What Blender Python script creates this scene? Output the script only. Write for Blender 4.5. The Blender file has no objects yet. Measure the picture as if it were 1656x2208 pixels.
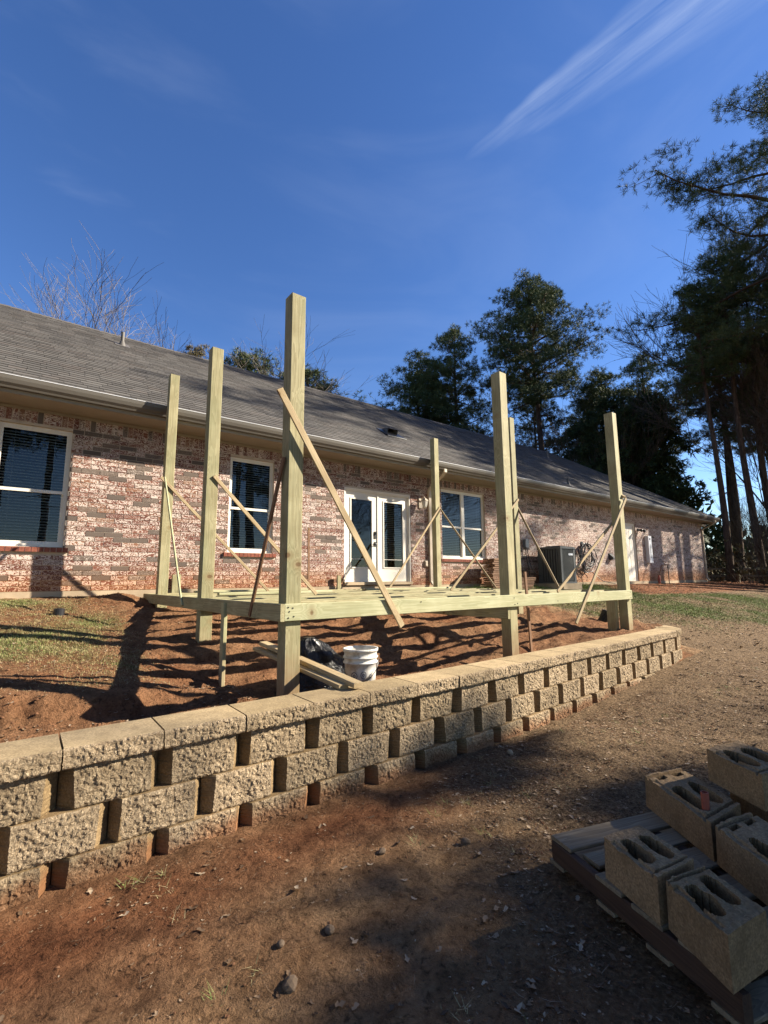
import bpy, math, random
import numpy as np
from mathutils import Vector, Matrix, Quaternion

random.seed(7)
rng = np.random.default_rng(11)
scene = bpy.context.scene
C = scene.collection
# ------------------------------------------------------------------ camera
# world: X runs along the house to the right, Y towards the house, Z up, the eye is at z = 0
cam_data = bpy.data.cameras.new('camera')
cam = bpy.data.objects.new('camera', cam_data)
C.objects.link(cam)
right = Vector((0.79308998, -0.60904881, -0.00823576))
up = Vector((-0.08093791, -0.1187775, 0.98961657))
fwd = Vector((0.60370302, 0.7841884, 0.14349639))
cam.matrix_world = Matrix((right, up, -fwd)).transposed().to_4x4()
cam_data.sensor_fit = 'HORIZONTAL'
cam_data.sensor_width = 36.0
cam_data.lens = 36.0 * 1010.548 / 1656.0
cam_data.clip_start = 0.05
cam_data.clip_end = 3000
scene.camera = cam
# ------------------------------------------------------------------ light
SUN_EL = math.radians(28.7)
SUN_AZ = math.radians(118.8)          # clockwise from +Y
sun_dir = Vector((math.sin(SUN_AZ) * math.cos(SUN_EL), math.cos(SUN_AZ) * math.cos(SUN_EL), math.sin(SUN_EL)))
sd = bpy.data.lights.new('sun', 'SUN')
sd.energy = 5.0
sd.angle = math.radians(0.55)
sd.color = (1.0, 0.90, 0.74)
sun = bpy.data.objects.new('sun', sd)
sun.rotation_euler = sun_dir.to_track_quat('Z', 'Y').to_euler()
sun.location = (20, -20, 30)
C.objects.link(sun)

world = bpy.data.worlds.new('World')
scene.world = world
world.use_nodes = True
wt = world.node_tree
bg = wt.nodes['Background']


def N(nt, typ, ins=None, **props):
    n = nt.nodes.new(typ)
    for k, v in props.items():
        setattr(n, k, v)
    if ins:
        for k, v in ins.items():
            s = n.inputs[k]
            if hasattr(v, 'is_output') or isinstance(v, bpy.types.NodeSocket):
                nt.links.new(v, s)
            else:
                s.default_value = v
    return n


def math_n(nt, op, a, b=0.0, clamp=False):
    n = N(nt, 'ShaderNodeMath', {0: a, 1: b}, operation=op)
    n.use_clamp = clamp
    return n.outputs[0]


def mrange(nt, v, a, b, c=0.0, d=1.0, smooth=False):
    n = N(nt, 'ShaderNodeMapRange', {0: v, 1: a, 2: b, 3: c, 4: d})
    if smooth:
        n.interpolation_type = 'SMOOTHSTEP'
    return n.outputs[0]


def mixc(nt, fac, a, b, blend='MIX'):
    n = nt.nodes.new('ShaderNodeMix')
    n.data_type = 'RGBA'
    n.blend_type = blend
    for i, v in ((0, fac), (6, a), (7, b)):
        if isinstance(v, bpy.types.NodeSocket):
            nt.links.new(v, n.inputs[i])
        else:
            n.inputs[i].default_value = v if i == 0 else (v[0], v[1], v[2], 1)
    return n.outputs[2]


sky = N(wt, 'ShaderNodeTexSky', sky_type='NISHITA', sun_disc=False)
sky.sun_elevation = SUN_EL
sky.sun_rotation = SUN_AZ
sky.altitude = 200
sky.air_density = 1.0
sky.dust_density = 0.15
sky.ozone_density = 3.0
hs = N(wt, 'ShaderNodeHueSaturation', {'Hue': 0.512, 'Saturation': 1.20, 'Value': 1.17, 'Color': sky.outputs[0]})
tc = N(wt, 'ShaderNodeTexCoord')
dvec = tc.outputs['Generated']
# cirrus streak: a great-circle band between two sky directions
d1 = Vector((0.5435, 0.4533, 0.7064)).normalized()
d2 = Vector((0.618, 0.215, 0.757)).normalized()
nrm = d1.cross(d2).normalized()
tang = (d2 - d1 * d1.dot(d2)).normalized()


def dotn(v):
    return N(wt, 'ShaderNodeVectorMath', {0: dvec, 1: tuple(v)}, operation='DOT_PRODUCT').outputs['Value']


across = dotn(nrm)
along = dotn(tang)
front = dotn(d1)
cmb = N(wt, 'ShaderNodeCombineXYZ', {0: math_n(wt, 'MULTIPLY', along, 2.2), 1: math_n(wt, 'MULTIPLY', across, 20.0), 2: 0.0})
nz = N(wt, 'ShaderNodeTexNoise', {'Vector': cmb.outputs[0], 'Scale': 1.0, 'Detail': 6.0, 'Roughness': 0.55, 'Distortion': 0.4})
cmb2 = N(wt, 'ShaderNodeCombineXYZ', {0: math_n(wt, 'MULTIPLY', along, 3.0), 1: math_n(wt, 'MULTIPLY', across, 6.0), 2: 3.0})
nz2 = N(wt, 'ShaderNodeTexNoise', {'Vector': cmb2.outputs[0], 'Scale': 1.0, 'Detail': 4.0, 'Roughness': 0.6})
acr = math_n(wt, 'ADD', across, math_n(wt, 'MULTIPLY', math_n(wt, 'SUBTRACT', nz2.outputs[0], 0.5), 0.05))
wid = mrange(wt, along, -0.04, 0.55, 0.004, 0.068)
# soft feathered side towards the right, crisp towards the left
ra = math_n(wt, 'DIVIDE', acr, wid)
left_side = mrange(wt, ra, -1.0, -0.15, 0.0, 1.0, True)
right_side = mrange(wt, ra, 0.2, 2.0, 1.0, 0.0, True)
band = math_n(wt, 'MULTIPLY', left_side, right_side)
cmb3 = N(wt, 'ShaderNodeCombineXYZ', {0: math_n(wt, 'MULTIPLY', along, 5.0), 1: math_n(wt, 'MULTIPLY', across, 90.0), 2: 7.0})
nz3 = N(wt, 'ShaderNodeTexNoise', {'Vector': cmb3.outputs[0], 'Scale': 1.0, 'Detail': 5.0, 'Roughness': 0.6, 'Distortion': 0.5})
band = math_n(wt, 'MULTIPLY', band, mrange(wt, math_n(wt, 'ADD', math_n(wt, 'MULTIPLY', nz.outputs[0], 0.72), math_n(wt, 'MULTIPLY', nz3.outputs[0], 0.28)), 0.36, 0.76))
band = math_n(wt, 'MULTIPLY', band, mrange(wt, along, -0.05, 0.12, 0.0, 1.0, True))
band = math_n(wt, 'MULTIPLY', band, mrange(wt, along, 0.5, 0.9, 1.0, 0.0, True))
band = math_n(wt, 'MULTIPLY', band, mrange(wt, front, 0.2, 0.5))
# faint veils elsewhere
mp = N(wt, 'ShaderNodeMapping', {'Vector': dvec, 'Scale': (1.2, 2.6, 7.0)})
nv = N(wt, 'ShaderNodeTexNoise', {'Vector': mp.outputs[0], 'Scale': 1.1, 'Detail': 5.0, 'Roughness': 0.55, 'Distortion': 0.6})
veil = mrange(wt, nv.outputs[0], 0.42, 0.75, 0.0, 0.34, True)
veil = math_n(wt, 'MULTIPLY', veil, mrange(wt, dotn(Vector((-0.35, 0.83, 0.42)).normalized()), 0.80, 0.99, 0.15, 1.0, True))
cl = math_n(wt, 'MAXIMUM', math_n(wt, 'MULTIPLY', band, 0.50), veil)
skyc = mixc(wt, cl, hs.outputs[0], (5.2, 6.0, 7.4))
wt.links.new(skyc, bg.inputs['Color'])
bg.inputs['Strength'].default_value = 0.06

scene.view_settings.view_transform = 'Standard'
scene.view_settings.look = 'None'
scene.view_settings.exposure = 1.5
scene.view_settings.gamma = 1.0
scene.view_settings.use_curve_mapping = False
scene.render.engine = 'CYCLES'
scene.cycles.max_bounces = 6
scene.cycles.transparent_max_bounces = 12

# ------------------------------------------------------------------ helpers


class MB:
    """collects geometry and links it as one mesh object"""

    def __init__(self):
        self.v = []
        self.f = []

    def add(self, vs, fs):
        o = len(self.v)
        self.v.extend(vs)
        self.f.extend([tuple(i + o for i in f) for f in fs])

    def box(self, x0, x1, y0, y1, z0, z1):
        self.add([(x0, y0, z0), (x1, y0, z0), (x1, y1, z0), (x0, y1, z0), (x0, y0, z1), (x1, y0, z1), (x1, y1, z1), (x0, y1, z1)],
                 [(0, 3, 2, 1), (4, 5, 6, 7), (0, 1, 5, 4), (1, 2, 6, 5), (2, 3, 7, 6), (3, 0, 4, 7)])

    def cyl(self, cx, cy, z0, z1, r0, r1=None, n=16, cap=True):
        r1 = r0 if r1 is None else r1
        vs = [(cx + r * math.cos(2 * math.pi * i / n), cy + r * math.sin(2 * math.pi * i / n), z) for r, z in ((r0, z0), (r1, z1)) for i in range(n)]
        fs = [(i, (i + 1) % n, n + (i + 1) % n, n + i) for i in range(n)]
        if cap:
            fs += [tuple(range(n))[::-1], tuple(range(n, 2 * n))]
        self.add(vs, fs)

    def lathe(self, prof, cx=0, cy=0, n=24, cap_bottom=True, cap_top=False):
        vs = [(cx + r * math.cos(2 * math.pi * i / n), cy + r * math.sin(2 * math.pi * i / n), z) for r, z in prof for i in range(n)]
        fs = [(k * n + i, k * n + (i + 1) % n, (k + 1) * n + (i + 1) % n, (k + 1) * n + i) for k in range(len(prof) - 1) for i in range(n)]
        if cap_bottom:
            fs.append(tuple(range(n))[::-1])
        if cap_top:
            fs.append(tuple(range((len(prof) - 1) * n, len(prof) * n)))
        self.add(vs, fs)

    def tube(self, pts, rads, n=8, cap=True):
        pts = [Vector(p) for p in pts]
        if not isinstance(rads, (list, tuple)):
            rads = [rads] * len(pts)
        o = len(self.v)
        ref = Vector((0.13, 0.21, 0.97))
        for i, p in enumerate(pts):
            t = (pts[min(i + 1, len(pts) - 1)] - pts[max(i - 1, 0)]).normalized()
            a = t.cross(ref)
            if a.length < 0.05:
                a = t.cross(Vector((1, 0, 0)))
            a.normalize()
            b = t.cross(a)
            for k in range(n):
                an = 2 * math.pi * k / n
                q = p + (a * math.cos(an) + b * math.sin(an)) * rads[i]
                self.v.append(tuple(q))
        for i in range(len(pts) - 1):
            for k in range(n):
                self.f.append((o + i * n + k, o + i * n + (k + 1) % n, o + (i + 1) * n + (k + 1) % n, o + (i + 1) * n + k))
        if cap:
            self.f.append(tuple(o + k for k in range(n))[::-1])
            self.f.append(tuple(o + (len(pts) - 1) * n + k for k in range(n)))

    def prism_x(self, prof, x0, x1):
        n = len(prof)
        self.add([(x, y, z) for x in (x0, x1) for y, z in prof],
                 [(i, (i + 1) % n, n + (i + 1) % n, n + i) for i in range(n)] + [tuple(range(n))[::-1], tuple(range(n, 2 * n))])

    def mesh(self, name, mat=None, smooth=False):
        me = bpy.data.meshes.new(name)
        me.from_pydata(self.v, [], self.f)
        if mat:
            me.materials.append(mat)
        if smooth:
            me.polygons.foreach_set('use_smooth', [True] * len(me.polygons))
        me.update()
        return me

    def build(self, name, mat=None, parent=None, smooth=False):
        return link(name, self.mesh(name, mat, smooth), parent)


def link(name, me, parent=None, loc=None):
    o = bpy.data.objects.new(name, me)
    C.objects.link(o)
    if parent:
        o.parent = parent
    if loc:
        o.location = loc
    return o


def fast_mesh(name, verts, tris, mat, attrs=None, smooth=False):
    """verts (n,3), tris (m,3 or 4) numpy arrays"""
    me = bpy.data.meshes.new(name)
    k = tris.shape[1]
    me.vertices.add(len(verts))
    me.vertices.foreach_set('co', np.asarray(verts, np.float32).ravel())
    me.loops.add(tris.size)
    me.loops.foreach_set('vertex_index', np.asarray(tris, np.int32).ravel())
    me.polygons.add(len(tris))
    me.polygons.foreach_set('loop_start', np.arange(0, tris.size, k, dtype=np.int32))
    if smooth:
        me.polygons.foreach_set('use_smooth', np.ones(len(tris), bool))
    me.update(calc_edges=True)
    me.validate()
    if attrs:
        for an, (typ, data) in attrs.items():
            a = me.attributes.new(an, typ, 'POINT')
            if typ == 'FLOAT':
                a.data.foreach_set('value', np.asarray(data, np.float32).ravel())
            else:
                a.data.foreach_set('color', np.asarray(data, np.float32).ravel())
    me.materials.append(mat)
    return me


def tag(o, label, cat=None, group=None, kind=None):
    if label:
        o['label'] = label
    if cat:
        o['category'] = cat
    if group:
        o['group'] = group
    if kind:
        o['kind'] = kind
    return o


def empty(name, loc, label, cat, group=None):
    o = bpy.data.objects.new(name, None)
    o.empty_display_size = 0.2
    o.location = loc
    C.objects.link(o)
    return tag(o, label, cat, group)


# numpy value noise
_tab = np.random.default_rng(5).random((256, 256))


def vnoise(x, y, s=1.0):
    x = np.asarray(x, float) * s
    y = np.asarray(y, float) * s
    xi = np.floor(x).astype(int)
    yi = np.floor(y).astype(int)
    fx = x - xi
    fy = y - yi
    fx = fx * fx * (3 - 2 * fx)
    fy = fy * fy * (3 - 2 * fy)
    a = _tab[xi & 255, yi & 255]
    b = _tab[(xi + 1) & 255, yi & 255]
    c = _tab[xi & 255, (yi + 1) & 255]
    d = _tab[(xi + 1) & 255, (yi + 1) & 255]
    return (a * (1 - fx) + b * fx) * (1 - fy) + (c * (1 - fx) + d * fx) * fy


def fbm(x, y, s=1.0, oct=4, g=0.5):
    t = 0
    a = 1
    w = 0
    for k in range(oct):
        t = t + a * vnoise(x + 17.3 * k, y - 9.1 * k, s * 2 ** k)
        w += a
        a *= g
    return t / w - 0.5


def sstep(a, b, x):
    t = np.clip((x - a) / (b - a), 0, 1)
    return t * t * (3 - 2 * t)


# ------------------------------------------------------------------ materials
def new_mat(name, rough=0.8, spec=0.3):
    m = bpy.data.materials.new(name)
    m.use_nodes = True
    nt = m.node_tree
    b = nt.nodes['Principled BSDF']
    b.inputs['Roughness'].default_value = rough
    b.inputs['Specular IOR Level'].default_value = spec
    return m, nt, b


def bump(nt, b, h, strength=0.5, dist=0.01):
    n = N(nt, 'ShaderNodeBump', {'Height': h, 'Strength': strength, 'Distance': dist})
    nt.links.new(n.outputs[0], b.inputs['Normal'])


def noise(nt, vec, scale, detail=4.0, rough=0.55, dist=0.0):
    return N(nt, 'ShaderNodeTexNoise', {'Vector': vec, 'Scale': scale, 'Detail': detail, 'Roughness': rough, 'Distortion': dist}).outputs[0]


def pos(nt):
    return N(nt, 'ShaderNodeNewGeometry').outputs['Position']


def simple(name, col, rough=0.7, spec=0.3, var=0.15, scale=8.0, bmp=0.0, metallic=0.0):
    m, nt, b = new_mat(name, rough, spec)
    p = N(nt, 'ShaderNodeTexCoord').outputs['Object']
    n1 = noise(nt, p, scale, 5.0, 0.6)
    f = mrange(nt, n1, 0.3, 0.7)
    c = mixc(nt, f, tuple(x * (1 - var) for x in col), tuple(min(1, x * (1 + var)) for x in col))
    nt.links.new(c, b.inputs['Base Color'])
    b.inputs['Metallic'].default_value = metallic
    if bmp:
        bump(nt, b, noise(nt, p, scale * 6, 4.0), bmp, 0.005)
    return m


def tone_of(nt):
    a = N(nt, 'ShaderNodeAttribute', attribute_name='tone').outputs['Fac']
    r = N(nt, 'ShaderNodeObjectInfo').outputs['Random']
    return math_n(nt, 'FRACT', math_n(nt, 'ADD', a, math_n(nt, 'MULTIPLY', r, 7.31)))


def make_brick_mat():
    m, nt, b = new_mat('brick_clay', 0.88, 0.2)
    p = pos(nt)
    tone = tone_of(nt)
    off = N(nt, 'ShaderNodeCombineXYZ', {0: math_n(nt, 'MULTIPLY', tone, 13.0), 1: 0.0, 2: math_n(nt, 'MULTIPLY', tone, 29.0)}).outputs[0]
    pv = N(nt, 'ShaderNodeVectorMath', {0: p, 1: off}, operation='ADD').outputs[0]
    red = N(nt, 'ShaderNodeValToRGB', {0: tone})
    cr = red.color_ramp
    cr.elements[0].position = 0.0
    cr.elements[0].color = (0.16, 0.066, 0.047, 1)
    cr.elements[1].position = 1.0
    cr.elements[1].color = (0.11, 0.088, 0.076, 1)
    for q, c in ((0.3, (0.20, 0.085, 0.060, 1)), (0.55, (0.12, 0.045, 0.035, 1)), (0.78, (0.24, 0.12, 0.075, 1)), (0.86, (0.15, 0.115, 0.095, 1))):
        e = cr.elements.new(q)
        e.color = c
    # smeared white slurry left on the faces: swirls, more on some bricks than on others
    wv = N(nt, 'ShaderNodeMapping', {'Vector': pv, 'Scale': (11.0, 11.0, 17.0)}).outputs[0]
    w1 = N(nt, 'ShaderNodeTexNoise', {'Vector': wv, 'Scale': 1.0, 'Detail': 2.5, 'Roughness': 0.5, 'Distortion': 2.2}).outputs[0]
    ridge = math_n(nt, 'ABSOLUTE', math_n(nt, 'SUBTRACT', w1, 0.5))
    big = noise(nt, p, 0.7, 3.0)
    xx = N(nt, 'ShaderNodeSeparateXYZ', {0: p}).outputs[0]
    cover = math_n(nt, 'FRACT', math_n(nt, 'MULTIPLY', tone, 17.7))
    thr = math_n(nt, 'MULTIPLY', mrange(nt, cover, 0.0, 1.0, 0.015, 0.072), mrange(nt, big, 0.3, 0.7, 0.75, 1.25))
    thr = math_n(nt, 'ADD', thr, mrange(nt, xx, 8.0, 16.0, 0.0, 0.03))
    thr = math_n(nt, 'ADD', thr, mrange(nt, tone, 0.84, 0.88, 0.0, -0.05))
    smear = mrange(nt, math_n(nt, 'SUBTRACT', thr, ridge), -0.012, 0.012)
    fine = mrange(nt, noise(nt, p, 60.0, 3.0), 0.3, 0.7, 0.70, 1.0)
    smear = math_n(nt, 'MULTIPLY', smear, fine)
    base = mixc(nt, smear, red.outputs[0], (0.62, 0.53, 0.475))
    # red mud splashed up from the ground
    z = N(nt, 'ShaderNodeSeparateXYZ', {0: p}).outputs[2]
    amt = math_n(nt, 'ADD', mrange(nt, xx, 3.0, 18.0, 0.10, 0.26), math_n(nt, 'MULTIPLY', math_n(nt, 'SUBTRACT', noise(nt, p, 1.6, 3.0), 0.5), 0.35))
    mud = mrange(nt, math_n(nt, 'SUBTRACT', z, amt), -0.28, 0.28, 0.62, 0.0, True)
    base = mixc(nt, mud, base, mixc(nt, 1.0, base, (1.0, 0.60, 0.27), 'MULTIPLY'))
    base = mixc(nt, math_n(nt, 'MULTIPLY', mud, mrange(nt, xx, 8.0, 18.0, 0.10, 0.55)), base, (0.42, 0.17, 0.06))
    nt.links.new(base, b.inputs['Base Color'])
    bump(nt, b, math_n(nt, 'ADD', noise(nt, p, 90.0, 4.0), math_n(nt, 'MULTIPLY', smear, 0.8)), 0.5, 0.004)
    return m


def make_mortar_mat():
    m, nt, b = new_mat('mortar', 0.95, 0.1)
    p = pos(nt)
    z = N(nt, 'ShaderNodeSeparateXYZ', {0: p}).outputs[2]
    c = mixc(nt, mrange(nt, noise(nt, p, 6.0), 0.3, 0.7), (0.42, 0.35, 0.28), (0.54, 0.46, 0.375))
    mud = mrange(nt, math_n(nt, 'ADD', z, math_n(nt, 'MULTIPLY', noise(nt, p, 2.0), -0.25)), -0.1, 0.3, 0.9, 0.0)
    c = mixc(nt, mud, c, mixc(nt, 1.0, c, (1.0, 0.62, 0.32), 'MULTIPLY'))
    nt.links.new(c, b.inputs['Base Color'])
    return m


def make_wood_mat(name, c_lo, c_hi, knot=(0.10, 0.05, 0.02), grain=1.0, green=0.0, mud=0.0):
    m, nt, b = new_mat(name, 0.72, 0.25)
    p = N(nt, 'ShaderNodeTexCoord').outputs['Object']
    r = N(nt, 'ShaderNodeObjectInfo').outputs['Random']
    off = N(nt, 'ShaderNodeCombineXYZ', {0: math_n(nt, 'MULTIPLY', r, 37.0), 1: math_n(nt, 'MULTIPLY', r, 11.0), 2: math_n(nt, 'MULTIPLY', r, 53.0)}).outputs[0]
    pv = N(nt, 'ShaderNodeVectorMath', {0: p, 1: off}, operation='ADD').outputs[0]
    vor = N(nt, 'ShaderNodeTexVoronoi', {'Vector': N(nt, 'ShaderNodeMapping', {'Vector': pv, 'Scale': (2.2, 2.2, 3.0)}).outputs[0], 'Scale': 1.0})
    kd = vor.outputs['Distance']
    # rings bend around knots
    bend = mrange(nt, kd, 0.0, 0.35, 0.35, 0.0, True)
    mp = N(nt, 'ShaderNodeMapping', {'Vector': pv, 'Scale': (20.0 * grain, 20.0 * grain, 0.9)}).outputs[0]
    w = N(nt, 'ShaderNodeTexNoise', {'Vector': mp, 'Scale': 1.0, 'Detail': 2.0, 'Roughness': 0.5, 'Distortion': 0.3}).outputs[0]
    rings = math_n(nt, 'FRACT', math_n(nt, 'MULTIPLY', math_n(nt, 'ADD', w, bend), 7.0))
    rings = mrange(nt, rings, 0.0, 1.0, 0.0, 1.0)
    fine = noise(nt, N(nt, 'ShaderNodeMapping', {'Vector': pv, 'Scale': (160.0, 160.0, 3.0)}).outputs[0], 1.0, 3.0)
    f = math_n(nt, 'ADD', math_n(nt, 'MULTIPLY', rings, 0.55), math_n(nt, 'MULTIPLY', fine, 0.5), True)
    blot = mrange(nt, noise(nt, pv, 3.0, 4.0), 0.35, 0.65, 0.0, 0.45)
    f = math_n(nt, 'ADD', f, blot, True)
    col = mixc(nt, f, c_hi, c_lo)
    if green:
        g = mrange(nt, noise(nt, N(nt, 'ShaderNodeMapping', {'Vector': pv, 'Scale': (6.0, 6.0, 1.3)}).outputs[0], 1.0, 4.0), 0.45, 0.7, 0.0, green)
        col = mixc(nt, g, col, (0.22, 0.26, 0.14))
    dark = mrange(nt, kd, 0.045, 0.085, 1.0, 0.0, True)
    col = mixc(nt, math_n(nt, 'MULTIPLY', dark, 0.9), col, knot)
    halo = mrange(nt, kd, 0.08, 0.2, 0.35, 0.0, True)
    col = mixc(nt, halo, col, (0.25, 0.16, 0.07))
    tint = mrange(nt, math_n(nt, 'FRACT', math_n(nt, 'MULTIPLY', r, 5.7)), 0.0, 1.0, 0.82, 1.08)
    col = mixc(nt, 1.0, col, N(nt, 'ShaderNodeCombineXYZ', {0: tint, 1: tint, 2: tint}).outputs[0], 'MULTIPLY')
    # red mud splashed on the lumber near the soil
    wp = pos(nt)
    wz = N(nt, 'ShaderNodeSeparateXYZ', {0: wp}).outputs[2]
    sp = mrange(nt, math_n(nt, 'ADD', wz, math_n(nt, 'MULTIPLY', noise(nt, wp, 9.0, 4.0, 0.7), -0.5)), -1.12, -0.75, mud, 0.0)
    col = mixc(nt, sp, col, (0.22, 0.11, 0.055))
    nt.links.new(col, b.inputs['Base Color'])
    bump(nt, b, math_n(nt, 'ADD', f, math_n(nt, 'MULTIPLY', dark, -1.0)), 0.35, 0.003)
    return m


def make_split_mat(name, lo, hi, rough_amt=1.0):
    m, nt, b = new_mat(name, 0.93, 0.15)
    p = pos(nt)
    r = N(nt, 'ShaderNodeObjectInfo').outputs['Random']
    n1 = noise(nt, p, 95.0, 5.0, 0.7)
    n2 = noise(nt, p, 9.0, 4.0, 0.6)
    c = mixc(nt, mrange(nt, n1, 0.32, 0.68), lo, hi)
    sp = N(nt, 'ShaderNodeTexVoronoi', {'Vector': p, 'Scale': 150.0}).outputs['Color']
    spk = mrange(nt, N(nt, 'ShaderNodeSeparateColor', {0: sp}).outputs[0], 0.0, 1.0, 0.75, 1.2)
    c = mixc(nt, 1.0, c, N(nt, 'ShaderNodeCombineXYZ', {0: spk, 1: spk, 2: spk}).outputs[0], 'MULTIPLY')
    c = mixc(nt, mrange(nt, n2, 0.45, 0.72, 0.0, 0.55), c, tuple(x * 0.62 for x in lo))
    # dirt washed on the foot of the wall
    z = N(nt, 'ShaderNodeSeparateXYZ', {0: p}).outputs[2]
    mud = mrange(nt, math_n(nt, 'ADD', z, math_n(nt, 'MULTIPLY', noise(nt, p, 5.0), -0.22)), -1.50, -1.42, 0.7, 0.0)
    c = mixc(nt, mud, c, (0.24, 0.10, 0.045))
    t = mrange(nt, r, 0.0, 1.0, 0.84, 1.14)
    t2 = mrange(nt, r, 0.0, 1.0, 0.80, 1.12)
    c = mixc(nt, 1.0, c, N(nt, 'ShaderNodeCombineXYZ', {0: t, 1: t, 2: t2}).outputs[0], 'MULTIPLY')
    nt.links.new(c, b.inputs['Base Color'])
    bump(nt, b, math_n(nt, 'ADD', noise(nt, p, 140.0, 6.0, 0.75), noise(nt, p, 55.0, 3.0)), 1.0 * rough_amt, 0.014 * rough_amt)
    return m


def make_ground_mat():
    m, nt, b = new_mat('soil', 0.96, 0.12)
    p = pos(nt)
    a = N(nt, 'ShaderNodeAttribute', attribute_name='mask').outputs['Color']
    s = N(nt, 'ShaderNodeSeparateColor', {0: a})
    grass, redm, litter = s.outputs[0], s.outputs[1], s.outputs[2]
    n1 = noise(nt, p, 1.3, 5.0, 0.6, 0.3)
    n2 = noise(nt, p, 7.0, 5.0, 0.65)
    n3 = noise(nt, p, 45.0, 5.0, 0.7)
    tan = mixc(nt, mrange(nt, n2, 0.3, 0.7), (0.200, 0.115, 0.058), (0.440, 0.280, 0.155))
    red = mixc(nt, mrange(nt, n2, 0.3, 0.7), (0.130, 0.050, 0.024), (0.310, 0.130, 0.060))
    rf = math_n(nt, 'ADD', redm, math_n(nt, 'MULTIPLY', math_n(nt, 'SUBTRACT', n1, 0.5), 1.3), True)
    c = mixc(nt, rf, tan, red)
    lit = mixc(nt, mrange(nt, n3, 0.35, 0.65), (0.095, 0.058, 0.032), (0.30, 0.205, 0.12))
    lf = mrange(nt, math_n(nt, 'ADD', math_n(nt, 'MULTIPLY', litter, 0.7), math_n(nt, 'ADD', math_n(nt, 'MULTIPLY', n3, 0.45), math_n(nt, 'MULTIPLY', n2, 0.35))), 0.55, 0.80)
    c = mixc(nt, lf, c, lit)
    gcol = mixc(nt, mrange(nt, n3, 0.35, 0.65), (0.05, 0.07, 0.02), (0.15, 0.15, 0.055))
    gf = mrange(nt, math_n(nt, 'ADD', grass, math_n(nt, 'MULTIPLY', math_n(nt, 'SUBTRACT', n2, 0.5), 1.2)), 0.35, 0.75)
    c = mixc(nt, math_n(nt, 'MULTIPLY', gf, 0.85), c, gcol)
    n4 = noise(nt, p, 22.0, 6.0, 0.75, 0.6)
    pit_shade = mrange(nt, n4, 0.36, 0.47, 0.42, 1.0)  # cavity shade painted into the soil colour where the bump dips
    crumb = mrange(nt, n4, 0.58, 0.70, 1.0, 1.30)
    k = math_n(nt, 'MULTIPLY', mrange(nt, n3, 0.3, 0.7, 0.62, 1.12), math_n(nt, 'MULTIPLY', pit_shade, crumb))
    c = mixc(nt, 1.0, c, N(nt, 'ShaderNodeCombineXYZ', {0: k, 1: k, 2: k}).outputs[0], 'MULTIPLY')
    nt.links.new(c, b.inputs['Base Color'])
    h = math_n(nt, 'ADD', math_n(nt, 'MULTIPLY', math_n(nt, 'ADD', n2, n4), 0.8), math_n(nt, 'MULTIPLY', n3, 0.6))
    h = math_n(nt, 'ADD', h, math_n(nt, 'MULTIPLY', noise(nt, p, 160.0, 4.0, 0.7), 0.25))
    bump(nt, b, h, 1.0, 0.05)
    return m


def make_shingle_mat():
    m, nt, b = new_mat('asphalt_shingle', 0.93, 0.15)
    p = pos(nt)
    tone = tone_of(nt)
    c = mixc(nt, tone, (0.078, 0.073, 0.069), (0.130, 0.122, 0.114))
    c = mixc(nt, mrange(nt, math_n(nt, 'FRACT', math_n(nt, 'MULTIPLY', tone, 9.0)), 0.7, 1.0, 0.0, 0.5), c, (0.115, 0.095, 0.085))
    g = mrange(nt, noise(nt, p, 220.0, 3.0, 0.7), 0.3, 0.7, 0.75, 1.2)
    c = mixc(nt, 1.0, c, N(nt, 'ShaderNodeCombineXYZ', {0: g, 1: g, 2: g}).outputs[0], 'MULTIPLY')
    st = mrange(nt, noise(nt, N(nt, 'ShaderNodeMapping', {'Vector': p, 'Scale': (1.6, 0.4, 0.4)}).outputs[0], 1.0, 4.0), 0.4, 0.7, 0.0, 0.35)
    c = mixc(nt, st, c, (0.07, 0.066, 0.063))
    nt.links.new(c, b.inputs['Base Color'])
    bump(nt, b, noise(nt, p, 260.0, 3.0, 0.7), 0.5, 0.002)
    return m


def leaf_mat(name, cols, rough=0.75, trans=0.15):
    m, nt, b = new_mat(name, rough, 0.25)
    t = N(nt, 'ShaderNodeAttribute', attribute_name='tone').outputs['Fac']
    rp = N(nt, 'ShaderNodeValToRGB', {0: t})
    cr = rp.color_ramp
    cr.elements[0].color = (*cols[0], 1)
    cr.elements[1].color = (*cols[-1], 1)
    for i, c in enumerate(cols[1:-1]):
        e = cr.elements.new((i + 1) / (len(cols) - 1))
        e.color = (*c, 1)
    nt.links.new(rp.outputs[0], b.inputs['Base Color'])
    return m


def make_bark(name, lo, hi):
    m, nt, b = new_mat(name, 0.95, 0.1)
    p = N(nt, 'ShaderNodeTexCoord').outputs['Object']
    n1 = noise(nt, N(nt, 'ShaderNodeMapping', {'Vector': p, 'Scale': (9, 9, 2.2)}).outputs[0], 1.0, 5.0, 0.7)
    nt.links.new(mixc(nt, mrange(nt, n1, 0.35, 0.65), lo, hi), b.inputs['Base Color'])
    bump(nt, b, n1, 0.8, 0.03)
    return m


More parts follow.
